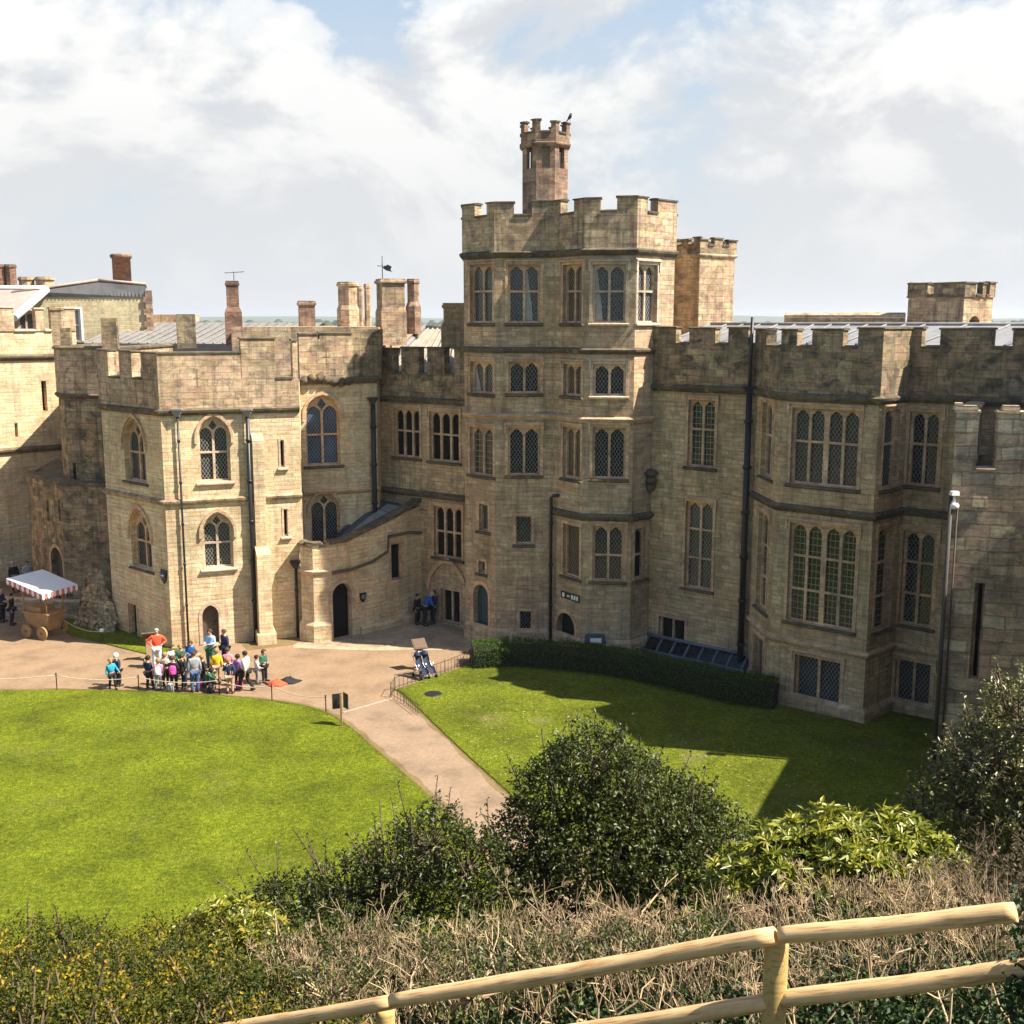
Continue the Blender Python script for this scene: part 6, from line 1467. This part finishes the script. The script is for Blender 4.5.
def on_back(u, v, a, hz, s, mat, lab):
    p = P(u, v); b = Vector((-math.sin(R(a)), math.cos(R(a)), 0)); q = p+b*.17*s
    backpack(q, R(a), hz, s, mat, lab, 'school bags')
on_back(174.5, 690.5, 185, .74, .95, 'cloth_hotpink', 'bright pink backpack on the back of the child in black')
on_back(113, 689, 35, .70, .85, 'cloth_teal', 'turquoise backpack worn by the child standing apart')
on_back(158.5, 690.5, 200, .72, .85, 'cloth_white', 'white backpack on the child in front of the adult in red')
for u, v, s, m_, lab in ((201.5, 687, 1.0, 'cloth_hotpink', 'pink bag standing on the ground beside the jeans'), (170.5, 692, 1.0, 'cloth_grey', 'grey bag on the ground at the front of the party'), (211, 693, 1.1, 'cloth_black', 'black bag on the ground below the yellow jacket'), (239.5, 689, .95, 'cloth_hotpink', 'pink bag on the ground beside the cream coat')):
    p = P(u, v); backpack(p, rnd.uniform(0, 6), .0, s, m_, lab, 'school bags')
def heap(u, v, mat, lab, w=.75):
    p = P(u, v); mb = MB(); rows = []
    for j in range(6):
        f = j/5; rows.append([(p.x+w*.62*(1-f*.9)*math.cos(t)*(1+.25*math.sin(3*t+j)), p.y+w*.55*(1-f*.9)*math.sin(t)*(1+.22*math.cos(2*t+j)), .012+.20*f*(1+.3*math.sin(2*t))) for t in [2*math.pi*k/16 for k in range(16)]])
    mb.grid(rows, True, 0, True, True); mb.build('coat', MAT[mat], None, lab, 'coat', 'coats on the gravel', loc=(p.x, p.y, 0))
heap(276.5, 684.5, 'cloth_red', 'red coat dropped on the gravel near the rope'); heap(288.5, 682, 'cloth_black', 'black coat dropped on the gravel right of the red one', .8)

# ------------------------------------------------------------------ street furniture
plain('rope_hemp', (.50, .42, .30), .9); plain('wood_brown', (.11, .065, .038), .7, var=.3, vscale=8); plain('canvas_white', (.70, .69, .67), .8, var=.06)
plain('canvas_red', (.50, .12, .09), .8, var=.1); plain('ball_white', (.75, .72, .62), .5, var=.05); plain('tyre', (.02, .02, .02), .8); plain('chrome', (.5, .5, .52), .3, .8, var=.05); plain('seat_blue', (.014, .024, .055), .8)
rope = empty('rope_barrier', tuple(gnd(150, 690)), 'low rope barrier on thin iron stakes along the upper edge of the left lawn', 'rope barrier')
ps_ = [gnd(u, v) for u, v in ((-70, 690), (57, 689.5), (139, 691.5), (219.5, 695), (272, 700.5), (326, 712.5))]
for k, p in enumerate(ps_):
    mb = MB(); mb.lathe(p, [(.022, -.1), (.022, .66), (.035, .67), (.035, .70), (.01, .72)], 8); mb.build('stake', MAT['iron_black'], rope)
    if k:
        a, b = ps_[k-1]+Vector((0, 0, .62)), p+Vector((0, 0, .62)); mb = MB(); mb.tube([a.lerp(b, f)-Vector((0, 0, .16*4*f*(1-f))) for f in [i/12 for i in range(13)]], .016, 5); mb.build('rope', MAT['rope_hemp'], rope)
rp2 = empty('rope_barrier', tuple(gnd(102, 641)), 'short slack rope from the wooden cart to a stake with a white knob', 'rope barrier')
p = gnd(102.5, 642); mb = MB(); mb.lathe(p, [(.02, -.1), (.02, .5)], 8); mb.build('stake', MAT['iron_black'], rp2)
mb = MB(); mb.lathe(p+Vector((0, 0, .58)), [(.02, -.1), (.08, -.07), (.11, 0), (.08, .07), (.02, .1)], 12); mb.build('knob', MAT['ball_white'], rp2)
a = gnd(62, 634)+Vector((0, 0, .8)); b = p+Vector((0, 0, .52)); mb = MB(); mb.tube([a.lerp(b, f)-Vector((0, 0, .9*f*(1-f))) for f in [i/12 for i in range(13)]], .018, 5); mb.build('rope', MAT['rope_hemp'], rp2)

# hooped iron railing round the corner of the right lawn
rl = empty('lawn_railing', tuple(gnd(398, 690)), 'low black iron railing turning the corner of the right lawn by the gravel', 'railing')
def railing(pts, h=.55, step=.22):
    P_ = [Vector(p) for p in pts]; mb = MB()
    for z in (.12, h): mb.tube([p+Vector((0, 0, z)) for p in P_], .012, 5)
    mb.build('rail', MAT['iron_black'], rl); mb = MB()
    for a, b in zip(P_[:-1], P_[1:]):
        n_ = max(1, int((b-a).length/step))
        for k in range(n_): p = a.lerp(b, k/n_); mb.tube([p, p+Vector((0, 0, h+(.08 if k == 0 else 0)))], .009 if k else .018, 4)
    o = mb.build('bars', MAT['iron_black'], rl); return o
railing([gnd(u, v) for u, v in ((391, 697), (395, 690.5), (420, 682), (445, 673.5), (470, 663), (476, 650))]); railing([gnd(u, v) for u, v in ((391, 697), (404, 704), (420, 716))], .4)

def lectern(u, v, rz, lab, s=1.0):
    p = gnd(u, v); r_ = empty('lectern_sign', tuple(p), lab, 'sign', 'slanted wooden information lecterns', rz)
    mb = MB(); mb.box((0, 0, .5*s), (.30*s, .22*s, 1.0*s), 0, 0, .9); mb.box((0, 0, .04), (.5*s, .36*s, .08)); mb.build('pedestal', MAT['cloth_tan'], r_, local=True)
    mb = MB(); mb.box((0, -.02, 1.14*s), (.62*s, .55*s, .06*s), 0, 0, 1.0, R(38)); b = mb.build('board', MAT['wood_brown'], r_, local=True)
    mb = MB(); mb.box((0, -.048*s, 1.168*s), (.52*s, .45*s, .012), 0, 0, 1.0, R(38)); mb.build('panel', MAT['wood_brown'], b, local=True)
lectern(419.5, 669, R(25), 'slanted wooden information lectern standing behind the double pushchair'); lectern(150, 660, R(200), 'slanted wooden information lectern behind the adult in red')
sg = empty('notice_sign', tuple(gnd(341.5, 727)), 'two black notice boards on a thin wooden stake at the corner of the left lawn', 'sign')
p = gnd(341.5, 727); mb = MB(); mb.box(p+Vector((0, 0, .62)), (.07, .07, 1.3)); mb.build('stake', MAT['cart_wood'], sg)
for dx, dy, a in ((-.16, .10, R(20)), (.16, .14, R(-55))):
    mb = MB(); mb.box(p+Vector((dx, dy, .98)), (.36, .035, .58), a); mb.build('board', MAT['iron_black'], sg)

# double pushchair
pc = empty('double_pushchair', tuple(gnd(424, 677)), 'navy double pushchair parked beside the lawn railing', 'pushchair', None, R(35))
f = MB()
for x in (-.36, .0, .36):
    f.tube([(x, .42, 1.02), (x, .05, .55), (x, -.42, .16)], .016, 6); f.tube([(x, .30, .16), (x, -.02, .5), (x, -.18, .62)], .016, 6)
f.tube([(-.36, .42, 1.02), (.36, .42, 1.02)], .02, 6); f.tube([(-.36, .30, .16), (.36, .30, .16)], .014, 6); f.tube([(-.36, -.42, .16), (.36, -.42, .16)], .014, 6)
f.build('frame', MAT['chrome'], pc, local=True)
for x in (-.18, .18):
    s_ = MB(); rows = [[(x+a, y, z) for a in (-.15, -.12, 0, .12, .15)] for y, z in ((.30, .98), (.18, .74), (.06, .50), (-.05, .43), (-.28, .44), (-.36, .30), (-.42, .22))]
    for r_ in rows:
        r_[0] = (r_[0][0], r_[0][1]-.05, r_[0][2]+.05); r_[4] = (r_[4][0], r_[4][1]-.05, r_[4][2]+.05)
    s_.grid(rows, False); s_.build('seat', MAT['seat_blue'], pc, local=True)
    h_ = MB(); h_.grid([[(x+.16*math.cos(t), .30-.34*math.sin(g_)*math.sin(t)*.9, .86+.24*math.sin(t)*math.cos(g_)) for t in [math.pi*k/8 for k in range(9)]] for g_ in (0, .35, .7, 1.05)], False); h_.build('hood', MAT['seat_blue'], pc, local=True)
for x in (-.36, 0, .36):
    for y in (-.42, .30):
        w = MB(); w.grid([[(x+dx, y+rr*math.cos(t), .10+rr*math.sin(t)) for t in [2*math.pi*k/14 for k in range(14)]] for dx, rr in ((-.022, .03), (-.022, .095), (.022, .095), (.022, .03))], True, 0, True, True); w.build('wheel', MAT['tyre'], pc, local=True)

# vendor's cart
ct = empty('market_cart', (-22.6, 53.0, 0), 'small wooden vending cart with a white canopy and scalloped red striped valance', 'cart', None, R(64))
def cx_(x, y, z): return Vector((x, y, z))
mb = MB()
b0 = [(-.38, -.62), (.38, -.62), (.38, .62), (-.38, .62)]; t0 = [(-.52, -.80), (.52, -.80), (.52, .80), (-.52, .80)]
mb.grid([[(x, y, .42) for x, y in b0], [(x, y, 1.22) for x, y in t0]], True, 0, False, True)
for k in range(5):
    z = .5+k*.15; f_ = (z-.42)/.8; w_, d_ = .38+.14*f_+.006, .62+.18*f_+.006
    mb.sweep([(-w_, -d_), (w_, -d_), (w_, d_), (-w_, d_)], [(0, z), (.008, z+.005), (.008, z+.12), (0, z+.125)], closed=True)
mb.build('body', MAT['cart_wood'], ct, local=True)
mb = MB(); mb.box((0, 0, 1.25), (1.16, 1.74, .07)); mb.box((0, .2, 1.40), (.9, 1.0, .22), 0, 0, .9); mb.build('counter', MAT['cart_wood'], ct, local=True)
for x in (-.62, .62):
    for y in (-.5, .55):
        w = MB(); w.grid([[(x+dx, y+rr*math.cos(t), .33+rr*math.sin(t)) for t in [2*math.pi*k/20 for k in range(20)]] for dx, rr in ((-.04, .06), (-.04, .32), (.04, .32), (.04, .06))], True, 0, False, True)
        wo = w.build('wheel', MAT['cart_wood'], ct, local=True)
        w = MB(); w.tube([(x-.07, y, .33), (x+.07, y, .33)], .06, 8); w.build('hub', MAT['wood_brown'], wo, local=True)
CN = [(-1.05, -1.15, 2.40), (1.1, -1.15, 2.42), (1.1, 1.15, 2.95), (-1.05, 1.15, 2.93)]
for x, y in ((-.5, -.76), (.5, -.76), (.5, .76), (-.5, .76)):
    mb = MB(); mb.tube([(x, y, 1.2), (x, y, 2.42+.23*(y+1.15))], .035, 6); mb.build('post', MAT['cart_wood'], ct, local=True)
mb = MB(); mb.hexa([Vector(p)+Vector((0, 0, -.04)) for p in CN]+[Vector(p)+Vector((0, 0, .02)) for p in CN]); cpy = mb.build('canopy', MAT['canvas_white'], ct, local=True)
mr = MB()
for a, b in zip(CN, CN[1:]+CN[:1]):
    a, b = Vector(a), Vector(b); n_ = max(8, int((b-a).length/.16)); o = (b-a).cross(Vector((0, 0, 1))).normalized()*.015
    for k in range(n_):
        p, q = a.lerp(b, k/n_)+o, a.lerp(b, (k+1)/n_)+o; m_ = (p+q)/2
        mr.poly([p, q, q+Vector((0, 0, -.20)), m_+Vector((0, 0, -.30)), p+Vector((0, 0, -.20))], k % 2)
mr.build('valance', [MAT['canvas_white'], MAT['canvas_red']], cpy, local=True)

# small odds and ends
p = gnd(433, 695); mb = MB(); mb.lathe((p.x, p.y, .05), [(.36, 0), (.36, .012), (.3, .016), (.02, .016)], 18); mb.build('drain_cover', MAT['iron_black'], None, 'round iron drain cover set in the right lawn', 'drain cover', loc=(p.x, p.y, .05))
fl_ = empty('floodlight', tuple(gnd(597, 668)), 'boxy floodlight standing on the clipped hedge in front of the tower', 'floodlight'); p = gnd(597, 672)+Vector((0, 1.2, 0))
mb = MB(); mb.tube([p, p+Vector((0, 0, 1.0))], .04, 6); mb.build('post', MAT['iron_black'], fl_)
mb = MB(); mb.box(p+Vector((0, 0, 1.15)), (.95, .45, .36), 0, 0, .85); mb.build('housing', MAT['slate'], fl_); mb = MB(); mb.box(p+Vector((0, -.245, 1.13)), (.5, .02, .22)); mb.build('lamp_glass', MAT['paint_white'], fl_)
p = Vector((1.52+1.2*math.cos(R(-22)), 54+1.2*math.sin(R(-22)), ztop)); bd = MB()
bd.tube([p+Vector((-.08, 0, .08)), p+Vector((-.03, 0, .14)), p+Vector((.02, 0, .22)), p+Vector((.03, 0, .30)), p+Vector((.05, 0, .33)), p+Vector((.11, 0, .325))], [.03, .07, .075, .05, .042, .008], 8)
bd.tube([p+Vector((-.16, 0, -.02)), p+Vector((-.07, 0, .10))], [.02, .04], 6)
for y in (-.03, .03): bd.tube([p+Vector((0, y, 0)), p+Vector((.01, y, .18))], .008, 4)
bd.build('crow', MAT['iron_black'], None, 'black bird perched on the battlement of the red turret', 'bird', loc=tuple(p))
# ------------------------------------------------------------------ camera, light, sky
cam = bpy.data.cameras.new('camera'); co = bpy.data.objects.new('camera', cam); COL.objects.link(co)
co.location = (0, 0, EYE); co.rotation_euler = (math.pi/2-TILT, 0, 0)
cam.sensor_width = 36; cam.lens = FPX/1024*36; cam.clip_start = .1; cam.clip_end = 20000
S.camera = co
SUN = Vector((.972, -.233, 1/.788)).normalized()
sl = bpy.data.lights.new('sun', 'SUN'); sl.energy = 5.0; sl.angle = R(.53); sl.color = (1.0, .93, .82)
so = bpy.data.objects.new('sun', sl); COL.objects.link(so); so.rotation_euler = (-SUN).to_track_quat('-Z', 'Y').to_euler(); so.location = (40, -10, 60)
W = bpy.data.worlds.new('World'); S.world = W; W.use_nodes = True
t = W.node_tree; n = t.nodes; l = t.links; bg = n['Background']
sky = n.new('ShaderNodeTexSky'); sky.sky_type = 'NISHITA'; sky.sun_disc = False
sky.sun_elevation = math.asin(SUN.z); sky.sun_rotation = math.atan2(SUN.x, SUN.y); sky.air_density = 1.0; sky.dust_density = 1.2; sky.ozone_density = 1.0
tc = n.new('ShaderNodeTexCoord')
def mp(sc, loc=(0, 0, 0)):
    m = n.new('ShaderNodeMapping'); m.inputs['Scale'].default_value = sc; m.inputs['Location'].default_value = loc; l.new(tc.outputs['Generated'], m.inputs['Vector']); return m.outputs[0]
def nz(vec, sc, det, ro, di=0):
    x = n.new('ShaderNodeTexNoise'); x.inputs['Scale'].default_value = sc; x.inputs['Detail'].default_value = det; x.inputs['Roughness'].default_value = ro; x.inputs['Distortion'].default_value = di; l.new(vec, x.inputs['Vector']); return x.outputs['Fac']
def rp(f, st):
    x = n.new('ShaderNodeValToRGB'); e = x.color_ramp.elements
    e[0].position, e[0].color = st[0][0], (*st[0][1], 1)
    e[1].position, e[1].color = st[-1][0], (*st[-1][1], 1)
    for p, c in st[1:-1]: y = e.new(p); y.color = (*c, 1)
    l.new(f, x.inputs['Fac']); return x.outputs['Color']
def mx(a, b, f, mode='MIX'):
    x = n.new('ShaderNodeMix'); x.data_type = 'RGBA'; x.blend_type = mode
    for s_, v_ in ((x.inputs[6], a), (x.inputs[7], b), (x.inputs[0], f)):
        if isinstance(v_, bpy.types.NodeSocket): l.new(v_, s_)
        elif hasattr(v_, '__len__'): s_.default_value = (*v_, 1)
        else: s_.default_value = v_
    return x.outputs[2]
g3 = lambda v_: (v_, v_, v_)
CL = (21.3, 7.7, 1.9)
def fbm(off): return nz(mp((1, 1, 1.55), (CL[0]+off[0], CL[1], CL[2]+off[1])), 4.6, 11, .57, .3)
puff = fbm((0, 0)); toward = fbm((.035, .05))       # the second sample lies a step towards the sun
sepx = n.new('ShaderNodeSeparateXYZ'); l.new(tc.outputs['Generated'], sepx.inputs[0])
def mth(op, a, b):
    x = n.new('ShaderNodeMath'); x.operation = op
    for k, v_ in ((0, a), (1, b)):
        if isinstance(v_, bpy.types.NodeSocket): l.new(v_, x.inputs[k])
        else: x.inputs[k].default_value = v_
    return x.outputs[0]
# the bank of cloud stands in the north; overhead and behind the viewpoint the sky is clear
cov = rp(sepx.outputs['Z'], [(0.0, g3(.05)), (.08, g3(.075)), (.2, g3(.07)), (.30, g3(.0)), (.5, g3(0)), (1.0, g3(0))])
high = rp(sepx.outputs['Z'], [(0.0, g3(0)), (.30, g3(0)), (.55, g3(.22)), (1.0, g3(.22))])
beh = rp(sepx.outputs['Y'], [(0.0, g3(.25)), (.45, g3(0)), (1.0, g3(0))])
dens = mth('SUBTRACT', mth('SUBTRACT', mth('ADD', puff, cov), beh), high)
mask = rp(dens, [(.465, g3(0)), (.50, g3(.6)), (.55, g3(.92)), (.62, g3(1))])
lit = mth('ADD', mth('MULTIPLY', mth('SUBTRACT', puff, toward), 5.2), .5)
ccol = rp(lit, [(.22, (3.75, 3.83, 3.95)), (.42, (4.2, 4.25, 4.32)), (.58, (4.8, 4.8, 4.75)), (.8, (5.4, 5.35, 5.2))])
low = rp(sepx.outputs['Z'], [(0.0, g3(.9)), (.20, g3(.8)), (.30, g3(.5)), (.5, g3(0)), (1.0, g3(0))])
front = rp(sepx.outputs['Y'], [(0.0, g3(.35)), (.4, g3(1)), (1.0, g3(1))])
skyb = mx(sky.outputs[0], (3.0, 3.55, 4.1), mth('MULTIPLY', low, front))
c = mx(skyb, ccol, mask)
hz = rp(sepx.outputs['Z'], [(0.0, g3(1)), (.03, g3(.9)), (.10, g3(.6)), (.18, g3(.2)), (.26, g3(0))])
c = mx(c, (3.95, 4.02, 4.1), mth('MULTIPLY', hz, front))
l.new(c, bg.inputs['Color']); bg.inputs['Strength'].default_value = .08
S.view_settings.view_transform = 'Standard'; S.view_settings.look = 'None'; S.view_settings.gamma = 1; S.view_settings.use_curve_mapping = False
S.view_settings.exposure = 1.3

# thin summer air: the far hills fade, the court stays clear
hb = MB(); X0, X1, Y0, Y1, Z0, Z1 = -6500, 6500, -250, 7200, -2.3, 75
for q in (((X0, Y0, Z0), (X0, Y1, Z0), (X1, Y1, Z0), (X1, Y0, Z0)), ((X0, Y0, Z1), (X1, Y0, Z1), (X1, Y1, Z1), (X0, Y1, Z1)), ((X0, Y0, Z0), (X1, Y0, Z0), (X1, Y0, Z1), (X0, Y0, Z1)), ((X1, Y0, Z0), (X1, Y1, Z0), (X1, Y1, Z1), (X1, Y0, Z1)), ((X1, Y1, Z0), (X0, Y1, Z0), (X0, Y1, Z1), (X1, Y1, Z1)), ((X0, Y1, Z0), (X0, Y0, Z0), (X0, Y0, Z1), (X0, Y1, Z1))): hb.poly(q)
hm = bpy.data.materials.new('haze'); hm.use_nodes = True; ht = hm.node_tree; ht.nodes.remove(ht.nodes['Principled BSDF'])
pv = ht.nodes.new('ShaderNodeVolumePrincipled'); pv.inputs['Color'].default_value = (.86, .92, 1, 1); pv.inputs['Density'].default_value = .00013; pv.inputs['Anisotropy'].default_value = .2
ht.links.new(pv.outputs[0], ht.nodes['Material Output'].inputs['Volume']); MAT['haze'] = hm
hb.build('haze', hm, None, kind='stuff')
